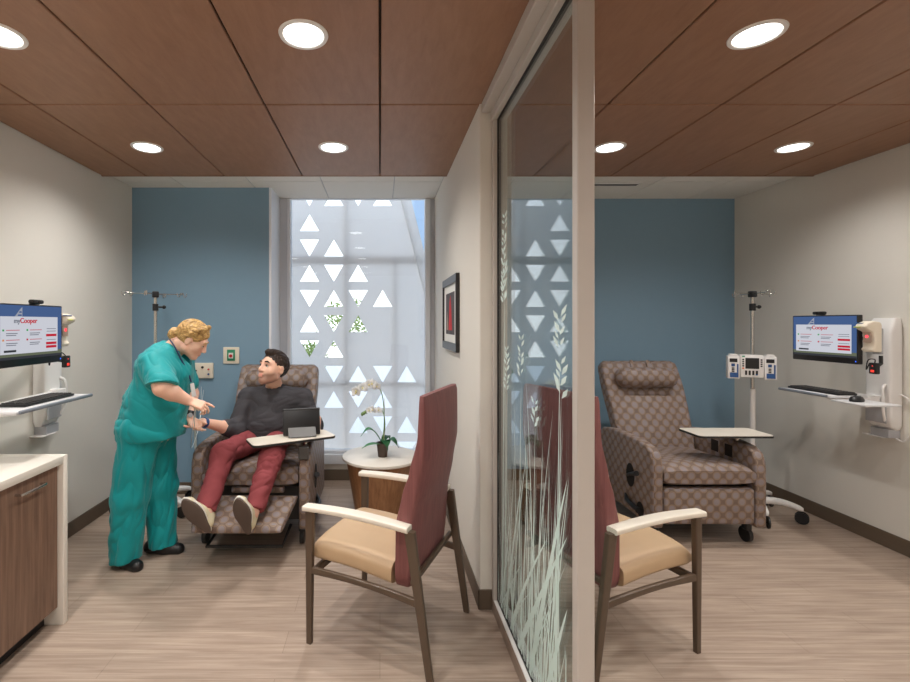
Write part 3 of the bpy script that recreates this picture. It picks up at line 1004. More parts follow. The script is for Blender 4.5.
def side_table():
    t = thing('side_table', 'round side table with white top and wood drum base under the window', 'table', (0.005, 3.6, 0))
    MB().lathe([(0, .462), (.285, .462), (.293, .466), (.295, .474), (.293, .483), (.287, .487), (0, .487)], n=64).build('tabletop', M_['solid_white'], t)
    MB().lathe([(.19, .03), (.265, .461), (0, .461)], n=64).build('drum_base', M_['table_wood'], t)
    MB().lathe([(0, 0), (.185, 0), (.185, .03), (0, .03)], n=48).build('plinth', M_['bronze'], t)
    z0 = .4875
    o = thing('potted_orchid', 'white orchid in a small brown pot on the round side table', 'plant', (.02, 3.56, z0))
    MB().lathe([(0, 0), (.034, 0), (.046, .095), (.049, .097), (.049, .106), (.043, .106), (.041, .092), (0, .09)], n=32).build('pot', M_['pot_brown'], o)
    MB().lathe([(0, .086), (.04, .088), (.03, .098), (0, .1)], n=20).build('moss', mat('moss', rgb(60, 50, 38), .95, var=.4, scale=60), o)
    def leaf(k, base, az, L, w, rise, droop, m):
        rr = []
        n = 12
        d = V((math.cos(az), math.sin(az), 0))
        s = V((-d.y, d.x, 0))
        for i in range(n + 1):
            u = i / n
            c = V(base) + d * (L * u) + V((0, 0, rise * math.sin(u * PI * .75) - droop * u * u))
            ww = w * math.sin(min(1, u * 1.02 + .06) * PI) ** .6 if u < .98 else w * .12
            ring = []
            for q in range(10):
                a = 2 * PI * q / 10
                ring.append(c + s * (ww * math.cos(a)) + V((0, 0, .003 * math.sin(a) + abs(math.cos(a)) * ww * .35)))
            rr.append(ring)
        MB().loft(rr).build('leaf', M_[m], o, smooth=60)
    leaf(0, (0, 0, .09), math.radians(195), .17, .034, .13, .02, 'leaf_green')
    leaf(1, (0, -.01, .09), math.radians(205), .17, .026, .02, .02, 'leaf_green')
    leaf(2, (.01, -.01, .09), math.radians(-25), .12, .044, .06, .05, 'leaf_dark')
    leaf(3, (.01, -.01, .095), math.radians(-75), .10, .040, .05, .05, 'leaf_dark')
    leaf(4, (0, .02, .09), math.radians(60), .12, .03, .06, .04, 'leaf_dark')
    s1 = bez([(0, 0, .09), (.012, 0, .28), (-.002, 0, .46), (-.05, -.01, .545), (-.14, -.015, .555), (-.235, -.02, .50)], 40)
    s2 = bez([(.006, .01, .09), (.018, .01, .25), (-.005, .01, .345), (-.08, 0, .37), (-.155, -.01, .335)], 40)
    MB().tube(s1, .0035, 8).build('flower_stem', M_['stem_green'], o)
    MB().tube(s2, .003, 8).build('flower_stem', M_['stem_green'], o)
    MB().tube([(.012, .008, .09), (.014, .008, .44)], .002, 6).build('support_stake', M_['cream_plastic'], o)
    rnd = random.Random(5)
    def flower(c, r, tilt):
        f = MB()
        fm = T(*c) @ R(tilt[0], 'Z') @ R(tilt[1], 'X') @ R(90, 'X')
        for k, (a, L, w) in enumerate(((0, 1, .42), (120, 1, .4), (240, 1, .4), (60, .95, .6), (300, .95, .6))):
            rr = []
            aa = math.radians(90 + a)
            d = V((math.cos(aa), math.sin(aa), 0)); s = V((-d.y, d.x, 0))
            for i in range(7):
                u = i / 6
                cc = d * (r * L * u) + V((0, 0, .25 * r * math.sin(u * 2.4)))
                ww = r * w * math.sin(max(.06, min(.96, u * .95 + .05)) * PI) ** .7
                rr.append([cc + s * ww * math.cos(q) + V((0, 0, .0012 * math.sin(q))) for q in [2 * PI * j / 8 for j in range(8)]])
            f.loft(rr, M=fm)
        fo = f.build('flower', M_['petal'], o, smooth=60)
        MB().ell((0, 0, r * .25), (r * .16, r * .2, r * .2), fm, n=10).build('flower_heart', M_['petal_heart'], fo)
    for u, r in ((.62, .036), (.69, .042), (.76, .043), (.83, .042), (.90, .040), (.97, .036)):
        p = s1[int(u * (len(s1) - 1))]
        flower((p.x + rnd.uniform(-.01, .01), p.y - .015, p.z - .02 + rnd.uniform(-.015, .02)), r, (rnd.uniform(-35, 35), rnd.uniform(-20, 15)))
    for u, r in ((.62, .030), (.74, .034), (.84, .028)):
        p = s2[int(u * (len(s2) - 1))]
        flower((p.x, p.y - .012, p.z - .012), r, (rnd.uniform(-35, 35), rnd.uniform(-20, 15)))
    for u in (.9, .95, 1.0):
        p = s2[int(u * (len(s2) - 1))]
        MB().ell((p.x, p.y, p.z - .012), (.011, .011, .015), n=10).build('bud', M_['stem_green'], o)

def iv_stand(loc, rz, label):
    t = thing('iv_stand', label, 'IV stand', loc, rz, 'rolling IV stands')
    MB().cyl((0, 0, .50), (0, 0, 1.73), .0125, n=18).build('pole', M_['steel'], t)
    MB().cyl((0, 0, .12), (0, 0, .98), .0185, n=18).build('lower_tube', M_['white_plastic'], t)
    k = MB()
    k.cyl((0, 0, 1.60), (0, 0, 1.655), .022, n=18)
    k.cyl((.018, 0, 1.63), (.058, 0, 1.63), .007, n=12)
    k.ell((.062, 0, 1.63), .015)
    k.build('clamp_knob', M_['black_plastic'], t)
    MB().b2(-.025, .025, -.022, .022, 1.705, 1.755, .008, 2).build('hook_head', M_['black_plastic'], t)
    for s in ((1, .16), (-1, -.16), (.38, .95), (-.38, -.95)):
        d = V((s[0], s[1], 0)).normalized()
        h = MB()
        p = d * .20 + V((0, 0, 1.735))
        h.tube([V((0, 0, 1.735)), p], .0035, 8)
        q = V((-d.y, d.x, 0)) * .5 + d * .85
        q.normalize()
        for sg in (-1, 1):
            h.tube(bez([p, p + q * .012 * sg + V((0, 0, .012)), p + q * .028 * sg + V((0, 0, -.02)), p + q * .046 * sg + V((0, 0, -.012)), p + q * .05 * sg + V((0, 0, .012))], 16), .0032, 8)
        h.build('hook', M_['steel'], t)
    MB().lathe([(0, .075), (.075, .08), (.085, .10), (.06, .14), (.026, .17), (.022, .20), (0, .20)], n=32).build('hub', M_['white_plastic'], t)
    for i in range(5):
        a = math.radians(72 * i + 20)
        d = V((math.cos(a), math.sin(a), 0)); sd = V((-d.y, d.x, 0))
        rr = []
        for q in range(13):
            u = q / 12
            c = d * (.05 + .25 * u) + V((0, 0, .115 + .022 * math.sin(u * PI) - .012 * u))
            w, h = .037 - .011 * u, .026 - .009 * u
            if q == 12: w, h = w * .7, h * .7
            rr.append([c + sd * x + V((0, 0, y)) for x, y in sup(0, 0, w, h, 3, 16)])
        L = MB().loft(rr).build('leg', M_['white_plastic'], t, smooth=60)
        e = d * .29
        c = MB()
        for sg in (-1, 1):
            c.cyl(e + sd * .012 * sg + V((0, 0, .042)), e + sd * .024 * sg + V((0, 0, .042)), .042, n=24)
        c.cyl(e - sd * .024 + V((0, 0, .042)), e + sd * .024 + V((0, 0, .042)), .008, n=10)
        c.cyl(e + V((0, 0, .042)), e + V((0, 0, .10)), .010, n=12)
        c.build('caster', M_['black_plastic'], L)
    return t

def iv_stands():
    iv_stand((-1.794, 3.74, 0), 28, 'rolling IV stand behind the nurse, only its hooks and pole top showing')
    iv_stand((2.945, 3.70, 0), 10, 'rolling IV stand carrying a pump, behind the empty recliner')
    t = thing('infusion_pump', 'white infusion pump with two blue channel modules clamped on the right IV stand', 'infusion pump', (2.875, 3.635, 1.165), -24)
    t.scale = (.86, .86, .95)
    b = MB().b2(-.085, .085, -.06, .035, -.085, .095, .008, 2)
    b.build('body', M_['white_plastic'], t)
    MB().b2(-.05, .05, -.0625, -.058, -.015, .072, .0015, 1).build('display', M_['black_plastic'], t)
    for s in (-1, 1):
        k = MB()
        for i in range(4):
            k.box((s * .066, -.0615, .058 - i * .017), (.014, .004, .011), .001, 1, mi=0)
        k.build('keypad', M_['dark_rubber'], t)
    k = MB()
    for i in range(4):
        k.box((-.045 + i * .026, -.0615, -.048), (.015, .004, .036), .001, 1, mi=0)
    k.box((-.066, -.0615, -.012), (.015, .004, .011), .001, 1, mi=1)
    k.box((-.064, -.0615, .084), (.02, .004, .011), .001, 1, mi=2)
    k.box((.0615 - .03, -.0615, -.062), (.015, .0045, .010), .001, 1, mi=3)
    k.build('keypad', [M_['dark_rubber'], mat('key_orange', rgb(230, 110, 50), .4), M_['green_plastic'], M_['blue_plastic']], t)
    for s in (-1, 1):
        x = s * .133
        m = MB().b2(x - .044, x + .044, -.055, .02, -.10, .085, .007, 2).b2(x - .03, x + .03, -.05, .01, .085, .10, .004, 1).build('channel_module', M_['white_plastic'], t)
        MB().b2(x - .032, x + .026, -.058, -.054, .035, .065, .0015, 1).build('channel_display', M_['black_plastic'], m)
        MB().b2(x - .03, x + .022, -.0585, -.054, -.09, -.05, .0015, 1).b2(x + .022, x + .034, -.0585, -.054, -.09, .02, .0015, 1).build('channel_door', M_['blue_plastic'], m)
        q = MB()
        q.box((x - .006, -.057, .012), (.026, .005, .022), .001, 1, mi=1)
        for i in range(3):
            q.box((x - .006, -.057, -.014 - i * .013), (.02, .005, .008), .001, 1)
        q.build('channel_key', [M_['dark_rubber'], M_['blue_plastic']], m)
    MB().b2(-.03, .03, .035, .08, -.03, .03, .004, 1).build('pole_clamp', M_['dark_rubber'], t)

def workstation(rootloc, rz, off, dz, right):
    """wall unit: local x = viewer's right, +y into the wall, z up (metres from floor)"""
    side = 'right' if right else 'left'
    where = 'on the right wall' if right else 'on the left wall'
    c = thing('wall_mount_column', 'white wall mounted workstation column with keyboard tray ' + where, 'workstation', rootloc, rz, 'wall mounted workstations')
    cz = .80 + dz * 1.1
    rr = []
    for (z, w, d, e) in ((cz, .060, .05, 4), (cz + .03, .078, .078, 5), (cz + .1, .08, .093, 6), (1.44, .08, .093, 6), (1.50, .078, .075, 5), (1.535, .068, .05, 5)):
        rr.append([(x, y, z) for x, y in sup(0, -d / 2 - .001, w, d / 2, e, 32)])
    MB().loft(rr).build('column_body', M_['white_plastic'], c, smooth=50)
    MB().b2(-.07, .06, -.098, -.092, cz + .045, cz + .17, .002, 1).build('lower_cover', M_['grey_plastic'], c)
    MB().b2(-.055, .06, -.08, -.002, cz - .05, cz + .004, .003, 1).build('cable_box', M_['grey_plastic'], c)
    MB().b2(-.10, .03, -.09, -.004, cz - .056, cz - .050, .001, 1).build('bottom_plate', M_['white_plastic'], c)
    MB().tube(bez([(.05, -.092, cz + .30), (.062, -.122, cz + .27), (.066, -.122, cz + .14), (.05, -.094, cz + .06)], 20), .008, 8).build('grab_handle', M_['white_plastic'], c)
    MB().tube(bez([(.084, -.03, cz + .24), (.13, -.02, cz + .2), (.15, -.02, cz + .06), (.10, -.02, cz - .06), (.03, -.03, cz - .04)], 20), .005, 8).build('cable', M_['white_plastic'], c)
    zk = 1.034 + dz * 1.3
    arm = MB()
    arm.tube([(0, -.09, 1.40 + dz), (off * .5 - .1, -.20, 1.40 + dz), (off - .10, -.305, 1.40 + dz)], .02, 14)
    arm.b2(off - .15, off - .05, -.315, -.295, 1.35 + dz, 1.45 + dz, .004, 1)
    arm.build('monitor_arm', M_['white_plastic'], c)
    if right:
        kx0, kx1, ky0, ky1, rot = -.285, .10, -.50, -.255, 0
    else:
        kx0, kx1, ky0, ky1, rot = off - .40, off + .165, -.50, -.27, 0
    tb = MB()
    tb.b2(kx0, kx1, ky0, ky1, zk - .018, zk, .006, 2)
    if right:
        tb.b2(.10, .32, -.50, -.28, zk - .035, zk - .022, .005, 2)
    tr = tb.build('keyboard_tray', mat('tray_grey', rgb(206, 206, 208), .35, var=.01), c)
    MB().b2(kx0 + .01, kx1 - .01, ky0 - .018, ky0 - .002, zk - .014, zk + .004, .006, 2).build('palm_rest', mat('palm_rest', rgb(120, 128, 138), .6), tr)
    kc = (kx0 + kx1) / 2
    sb = MB()
    sb.b2(kc - .08, kc + .10, ky1 - .02, -.06, zk - .065, zk - .018, .01, 2)
    sb.b2(-.05, .05, -.14, -.085, zk - .08, zk - .01, .01, 2)
    sb.tube([(kc + .05, -.12, zk - .042), (0, -.10, zk - .042)], .022, 12)
    sb.build('tray_arm', M_['white_plastic'], c)
    # keyboard
    k = thing('keyboard', 'black keyboard on the pull-out tray ' + where, 'keyboard', (0, 0, 0), 0, 'workstation keyboards')
    m4 = T(*rootloc) @ R(rz)
    k.location = m4 @ V((kx0 + (.195 if right else .30), (ky0 + ky1) / 2 - .005, zk + .0005))
    k.rotation_euler.z = math.radians(rz)
    MB().b2(-.185, .185, -.065, .065, 0, .014, .004, 2).build('keyboard_body', M_['black_plastic'], k)
    ks = MB()
    for r in range(5):
        for q in range(17):
            ks.box((-.168 + q * .021, -.045 + r * .0235, .0165), (.0172, .0185, .006), .0015, 1)
    ks.build('keys', M_['dark_rubber'], k)
    if right:
        mo = thing('mouse', 'black computer mouse on the small tray below the right monitor', 'mouse', m4 @ V((.19, -.42, zk - .0215)), rz + 20)
        MB().lathe([(0, 0), (.03, 0), (.031, .012), (.024, .028), (.012, .035), (0, .036)], n=24, M=Matrix.Diagonal((1, 1.7, 1, 1))).build('mouse_body', M_['black_plastic'], mo, smooth=60)
        MB().cyl((-.004, .03, .031), (.004, .03, .031), .007, n=12).build('wheel', M_['grey_plastic'], mo)
    # monitor
    W, Hh = .473, .318
    zc = 1.396 + dz
    mx = off - (.108 if right else .10)
    mo = thing('monitor', 'wide computer monitor showing a sign-in page ' + where, 'monitor', m4 @ V((mx, -.345, zc)), rz, 'workstation monitors')
    MB().b2(-W / 2, W / 2, -.005, .028, -Hh / 2, Hh / 2, .005, 2).build('casing', M_['black_plastic'], mo)
    s = MB()
    w, z0, z1 = W / 2 - .008, -Hh / 2 + .038, Hh / 2 - .007
    H2 = z1 - z0
    def rect(x0, x1, a, b, mi, lift):
        y = -.0052 - lift * .0002
        s.quad([(x0 * 2 * w - w, y, z0 + a * H2), (x1 * 2 * w - w, y, z0 + a * H2), (x1 * 2 * w - w, y, z0 + b * H2), (x0 * 2 * w - w, y, z0 + b * H2)], mi)
    rect(0, 1, 0, 1, 0, 0)
    rect(0, 1, 0, .13, 5, 1)
    rect(0, 1, 0, .05, 6, 1.2)
    tri = [(.20, .70), (.36, .70), (.36, .97), (.33, .93)]
    s.quad([(x * 2 * w - w, -.0056, z0 + z * H2) for x, z in tri], 4)
    for i in range(3):
        s.quad([(x * 2 * w - w, -.0058, z0 + z * H2) for x, z in ((.27 + i * .02, .74 + i * .06), (.35, .74 + i * .06), (.35, .77 + i * .06), (.28 + i * .02, .77 + i * .06))], 0)
    rect(.05, .93, .10, .79, 1, 4)
    for (x, yy, mi) in ((.08, .52, 7), (.08, .34, 8), (.42, .52, 7), (.42, .34, 2)):
        rect(x, x + .025, yy, yy + .035, mi, 5)
        rect(x + .05, x + .24, yy + .01, yy + .025, 9, 5)
        rect(x + .05, x + .21, yy - .05, yy - .035, 3, 5)
        rect(x + .05, x + .19, yy - .085, yy - .07, 3, 5)
    for yy in (.40, .24, .17):
        rect(.73, .91, yy, yy + .05, 2, 5)
    for yy in (.55, .50, .33):
        rect(.74, .90, yy, yy + .012, 3, 5)
    rect(.10, .27, .135, .175, 6, 6)
    s.text('my', .034, frame(V((.235 * 2 * w - w, -.0068, z0 + .67 * H2)), V((1, 0, 0)), V((0, 0, 1)), V((0, -1, 0))), 3, .0004)
    s.text('Cooper', .037, frame(V((.325 * 2 * w - w, -.0068, z0 + .67 * H2)), V((1, 0, 0)), V((0, 0, 1)), V((0, -1, 0))), 2, .0004)
    cols = [(78, 104, 152), (220, 222, 232), (206, 42, 62), (120, 124, 136), (168, 172, 186), (110, 116, 96), (62, 64, 70), (60, 170, 90), (226, 150, 90), (206, 120, 130)]
    s.build('screen', [emit('screen_%s_%d' % (side, i), rgb(*k_), .8) for i, k_ in enumerate(cols)], mo, smooth=0)
    MB().ell((W / 2 - .014, -.005, -Hh / 2 + .018), (.004, .002, .004), n=10).build('power_light', emit('power_blue_' + side, rgb(60, 110, 255), 2), mo)
    wc = thing('webcam', 'small black webcam clipped on top of the monitor ' + where, 'webcam', m4 @ V((mx - (.03 if right else -.04), -.345, zc + Hh / 2 + .001)), rz, 'monitor webcams')
    MB().b2(-.04, .04, -.016, .016, .004, .026, .008, 2).b2(-.02, .02, -.007, .026, 0, .006, .002, 1).build('webcam_body', M_['black_plastic'], wc)
    MB().cyl((0, -.016, .015), (0, -.0185, .015), .007, n=14).build('lens', M_['dark_gap'], wc)
    # soap / sanitizer dispenser on a bracket beside the monitor
    dx = off + (.167 if right else .190)
    d = thing('sanitizer_dispenser', 'cream hand sanitizer dispenser with a red light ' + where, 'dispenser', m4 @ V((dx, -.30, zc + .018)), rz, 'hand sanitizer dispensers')
    d.scale = (.9, .9, .9)
    hz = .105
    body = MB()
    prof = [(.03, -hz), (-.028, -hz), (-.045, -hz + .02), (-.028, -hz + .035), (-.022, -.02), (-.034, .035), (-.075, .055), (-.085, .075), (-.07, .095), (-.03, hz + .006), (.02, hz), (.03, hz - .02)]
    body.prism([(y, z) for y, z in prof], -.040, .040, .010, 3, frame(V((0, 0, 0)), V((0, 1, 0)), V((0, 0, 1)), V((1, 0, 0))))
    body.build('dispenser_body', M_['cream_plastic'], d)
    MB().prism([(-.0285, -.03), (-.026, .028), (-.037, .034), (-.037, -.04)], -.028, .028, .002, 1, frame(V((0, 0, 0)), V((0, 1, 0)), V((0, 0, 1)), V((1, 0, 0)))).build('drip_panel', mat('drip_' + side, rgb(190, 168, 152), .5), d)
    MB().cyl((-.0, -.036, .004), (-.0, -.0395, .004), .011, n=16).build('sensor_light', emit('sensor_red_' + side, (1, .08, .10, 1), 1.6), d)
    lb = MB()
    lb.b2(-.045, .0, -.0872, -.078, .066, .072, .001, 1, mi=1)
    lb.box((-.02, -.062, .0965), (.05, .03, .006), .002, 1, T(0, 0, 0) @ Matrix.Identity(4), mi=0)
    lb.build('label_strip', [M_['blue_plastic'], mat('lime_' + side, rgb(190, 204, 60), .5)], d)
    MB().b2(-.03, .03, .03, .05, -.12, .06, .004, 1).build('bracket', M_['grey_plastic'], d)
    # badge reader
    bx = dx + (.016 if right else .05)
    b = thing('badge_reader', 'small black badge reader with a red light under the dispenser ' + where, 'badge reader', m4 @ V((bx, -.30, zc - (.178 if right else .168))), rz, 'badge readers')
    b.scale = (.78, .78, .78)
    MB().b2(-.03, .03, -.02, .012, -.045, .045, .006, 2).build('reader_body', M_['black_plastic'], b)
    MB().b2(-.013, .013, -.0225, -.019, -.03, -.012, .0015, 1).build('reader_light', emit('reader_red_' + side, (1, .06, .04, 1), 1.4), b)
    MB().ell((0, -.02, .02), (.005, .003, .005), n=10).build('status_light', emit('reader_dot_' + side, (1, .1, .08, 1), 1.2), b)
    MB().tube(bez([(0, .0, .045), (-.02, .02, .07), (-.09, .04, .06), (-.11, .045, -.02), (-.10, .06, .03)], 20), .004, 8).build('reader_cord', M_['black_plastic'], b)
    ba = MB()
    ba.tube([(dx, -.245, zc - .10), (dx, -.245, zc - .15), (bx, -.285, zc - .165)], .010, 10)
    ba.tube([(dx, -.245, zc + .02), (off + .06, -.27, 1.40 + dz), (off - .10, -.295, 1.40 + dz)], .011, 10)
    ba.build('accessory_arm', M_['black_plastic'], c)

def tablet():
    base = V((-.86, 3.55, 0))
    rt = R(28.7)
    org = base + V((.265, -.403, .7355))
    t = thing('tablet_computer', 'black cased tablet on a kickstand on the tray in front of the patient', 'tablet', org + (rt @ V((.075, .01, 0))), 14)
    a = math.radians(-16)
    # leaning towards the viewer's side: back of the case faces the camera
    up = V((0, math.sin(math.radians(14)), math.cos(math.radians(14))))
    nb = V((0, -up.z, up.y))
    Mt = frame(V((0, -.01, .004)), V((1, 0, 0)), -nb, up)
    MB().b2(-.125, .125, -.012, .006, 0, .172, .007, 2, Mt).build('case', M_['black_plastic'], t)
    MB().b2(-.112, .112, .0055, .0075, .012, .160, .0005, 1, Mt).build('screen', M_['dark_gap'], t)
    MB().cyl(Mt @ V((-.125, -.004, .172)), Mt @ V((.125, -.004, .172)), .009, n=14).build('hand_strap', M_['black_plastic'], t)
    k = MB()
    p0, p1 = Mt @ V((0, -.014, .052)), V((0, -.072, .004))
    d = (p1 - p0).normalized()
    k.box((0, 0, 0), (.185, .004, (p1 - p0).length), .0015, 1, frame((p0 + p1) / 2, V((1, 0, 0)), d.cross(V((1, 0, 0))), d))
    k.build('kickstand', M_['tablet_grey'], t)
# ================================================================== PEOPLE
class Field:
    """smooth union of rounded shapes, meshed as one continuous surface"""
    def __init__(self, lo, hi, res):
        self.lo = np.array(lo, float); self.res = res
        self.n = np.ceil((np.array(hi, float) - self.lo) / res).astype(int) + 1
        self.F = np.full(self.n, 1.0, np.float32)

    def _sub(self, lo, hi, pad):
        i0 = np.maximum(0, np.floor((np.array(lo) - pad - self.lo) / self.res).astype(int))
        i1 = np.minimum(self.n, np.ceil((np.array(hi) + pad - self.lo) / self.res).astype(int) + 1)
        if np.any(i1 <= i0): return None
        ax = [self.lo[k] + self.res * np.arange(i0[k], i1[k]) for k in range(3)]
        X, Y, Z = np.meshgrid(*ax, indexing='ij', sparse=True)
        return tuple(slice(i0[k], i1[k]) for k in range(3)), X, Y, Z

    def _put(self, sl, d, k, op):
        a = self.F[sl]
        d = d.astype(np.float32)
        if op == 'cut':
            d = -d
            h = np.clip(0.5 - 0.5 * (a - d) / max(k, 1e-5), 0, 1)
            self.F[sl] = a * (1 - h) + d * h + k * h * (1 - h)
        else:
            h = np.clip(0.5 + 0.5 * (d - a) / max(k, 1e-5), 0, 1)
            self.F[sl] = d * (1 - h) + a * h - k * h * (1 - h)

    def cap(self, a, b, ra, rb=None, k=.02, op='add', flat=None):
        """tapered capsule; flat=(axis, factor) squeezes it along a direction"""
        rb = ra if rb is None else rb
        a, b = np.array(a, float), np.array(b, float)
        r = max(ra, rb)
        s = self._sub(np.minimum(a, b) - r, np.maximum(a, b) + r, k + .03)
        if s is None: return self
        sl, X, Y, Z = s
        ab = b - a
        L2 = max(1e-9, float(ab @ ab))
        px, py, pz = X - a[0], Y - a[1], Z - a[2]
        t = np.clip((px * ab[0] + py * ab[1] + pz * ab[2]) / L2, 0, 1)
        dx, dy, dz = px - t * ab[0], py - t * ab[1], pz - t * ab[2]
        if flat is not None:
            ax, f = np.array(flat[0], float), flat[1]
            ax /= np.linalg.norm(ax)
            q = (dx * ax[0] + dy * ax[1] + dz * ax[2]) * (1 / f - 1)
            dx, dy, dz = dx + q * ax[0], dy + q * ax[1], dz + q * ax[2]
        d = np.sqrt(dx * dx + dy * dy + dz * dz) - (ra + (rb - ra) * t)
        self._put(sl, d, k, op)
        return self

    def chain(self, pts, rs, k=.02, flat=None):
        for (p, q, a, b) in zip(pts, pts[1:], rs, rs[1:]):
            self.cap(p, q, a, b, k, flat=flat)
        return self

    def ell(self, c, r, k=.02, op='add', M=None):
        """ellipsoid; M = 3 axes (rows) for its own orientation"""
        c, r = np.array(c, float), np.array(r, float)
        A = np.eye(3) if M is None else np.array(M, float)
        ext = np.sqrt(((A * r[:, None]) ** 2).sum(0))
        s = self._sub(c - ext, c + ext, k + .03)
        if s is None: return self
        sl, X, Y, Z = s
        p = (X - c[0], Y - c[1], Z - c[2])
        q = [sum(A[i][j] * p[j] for j in range(3)) for i in range(3)]
        k0 = np.sqrt(sum((q[i] / r[i]) ** 2 for i in range(3)))
        k1 = np.sqrt(sum((q[i] / r[i] ** 2) ** 2 for i in range(3)))
        d = k0 * (k0 - 1.0) / np.maximum(k1, 1e-6)
        self._put(sl, d, k, op)
        return self

    def clip(self, p, nrm, k=.004):
        """keep the side where (x-p).n < 0"""
        nrm = np.array(nrm, float); nrm /= np.linalg.norm(nrm)
        ax = [self.lo[j] + self.res * np.arange(self.n[j]) for j in range(3)]
        X, Y, Z = np.meshgrid(*ax, indexing='ij', sparse=True)
        d = (X - p[0]) * nrm[0] + (Y - p[1]) * nrm[1] + (Z - p[2]) * nrm[2]
        a = self.F
        h = np.clip(0.5 - 0.5 * (a - d) / k, 0, 1)
        self.F = (a * (1 - h) + d * h + k * h * (1 - h)).astype(np.float32)
        return self

    def cut_end(self, c, d, r=.13):
        """flat open end (cuff, sleeve hem): nothing beyond c along d, within r of c"""
        c = V(c); d = V(d).normalized()
        s = self._sub(c - V((r, r, r)), c + V((r, r, r)), 0)
        if s is None: return self
        sl, X, Y, Z = s
        dd = ((X - c.x) * d.x + (Y - c.y) * d.y + (Z - c.z) * d.z).astype(np.float32)
        self.F[sl] = np.maximum(self.F[sl], dd)
        return self

    def mesh(self, name, mats, parent, disp=None, matf=None):
        F = self.F
        F[0], F[-1], F[:, 0], F[:, -1], F[:, :, 0], F[:, :, -1] = [1.0] * 6
        S = F < 0
        nx, ny, nz = F.shape
        cnt = np.zeros((nx - 1, ny - 1, nz - 1), np.int8)
        for i in (0, 1):
            for j in (0, 1):
                for k in (0, 1):
                    cnt += S[i:nx - 1 + i, j:ny - 1 + j, k:nz - 1 + k]
        act = (cnt > 0) & (cnt < 8)
        idx = -np.ones(act.shape, np.int64)
        ijk = np.argwhere(act)
        idx[act] = np.arange(len(ijk))
        acc = np.zeros((len(ijk), 3)); num = np.zeros(len(ijk))
        co = [(i, j, k) for i in (0, 1) for j in (0, 1) for k in (0, 1)]
        for a in co:
            for ax in range(3):
                if a[ax] == 1: continue
                b = list(a); b[ax] = 1
                fa = F[ijk[:, 0] + a[0], ijk[:, 1] + a[1], ijk[:, 2] + a[2]].astype(float)
                fb = F[ijk[:, 0] + b[0], ijk[:, 1] + b[1], ijk[:, 2] + b[2]].astype(float)
                cr = (fa < 0) != (fb < 0)
                t = np.where(cr, fa / np.where(cr, fa - fb, 1), 0)
                p = np.array(a, float)[None] + t[:, None] * (np.array(b) - np.array(a))[None]
                acc[cr] += p[cr]; num[cr] += 1
        vert = self.lo + self.res * (ijk + acc / num[:, None])
        quads = []
        for ax in range(3):
            o1, o2 = [(1, 2), (2, 0), (0, 1)][ax]
            sl0 = [slice(None)] * 3; sl1 = [slice(None)] * 3
            sl0[ax] = slice(0, -1); sl1[ax] = slice(1, None)
            E = S[tuple(sl0)] != S[tuple(sl1)]
            e = np.argwhere(E)
            e = e[(e[:, o1] > 0) & (e[:, o2] > 0) & (e[:, o1] < F.shape[o1] - 1) & (e[:, o2] < F.shape[o2] - 1)]
            ins = S[tuple(e.T)]
            def g(d1, d2):
                q = e.copy(); q[:, o1] -= d1; q[:, o2] -= d2
                return idx[tuple(q.T)]
            Q = np.stack([g(1, 1), g(0, 1), g(0, 0), g(1, 0)], 1)
            Q[~ins] = Q[~ins][:, ::-1]
            quads.append(Q)
        Q = np.concatenate(quads)
        Q = Q[(Q >= 0).all(1)]
        me = bpy.data.meshes.new(name)
        me.vertices.add(len(vert)); me.vertices.foreach_set('co', vert.ravel())
        me.loops.add(Q.size); me.loops.foreach_set('vertex_index', Q.ravel().astype(np.int32))
        me.polygons.add(len(Q))
        me.polygons.foreach_set('loop_start', np.arange(0, Q.size, 4, dtype=np.int32))
        me.polygons.foreach_set('loop_total', np.full(len(Q), 4, np.int32))
        me.update(calc_edges=True)
        me.validate()
        # light relaxing, then cloth folds along the normals
        E = np.empty(len(me.edges) * 2, np.int32); me.edges.foreach_get('vertices', E); E = E.reshape(-1, 2)
        for lam in (.5, -.52, .5):
            s = np.zeros_like(vert); c = np.zeros(len(vert))
            for a, b in ((0, 1), (1, 0)):
                np.add.at(s, E[:, a], vert[E[:, b]]); np.add.at(c, E[:, a], 1)
            vert = vert + lam * (s / np.maximum(c, 1)[:, None] - vert)
        me.vertices.foreach_set('co', vert.ravel()); me.update()
        if disp is not None:
            nr = np.empty(len(vert) * 3, np.float32)
            me.vertices.foreach_get('normal', nr); nr = nr.reshape(-1, 3)
            dd = np.array([disp(V(p)) for p in vert])
            vert = vert + nr * dd[:, None]
            me.vertices.foreach_set('co', vert.ravel()); me.update()
        me.polygons.foreach_set('use_smooth', np.ones(len(Q), bool))
        mats = mats if isinstance(mats, (list, tuple)) else [mats]
        for m in mats: me.materials.append(m)
        if matf is not None:
            pc = vert[Q].mean(1)
            me.polygons.foreach_set('material_index', matf(pc).astype(np.int32)[:len(me.polygons)])
        o = bpy.data.objects.new(name, me)
        COL.objects.link(o)
        o.parent = parent
        o.location = -parent_world(parent)
        return o

def parent_world(p):
    l = V((0, 0, 0))
    while p is not None:
        l += p.location
        p = p.parent
    return l

def put(o, parent):
    o.parent = parent
    o.location = -parent_world(parent)
    return o

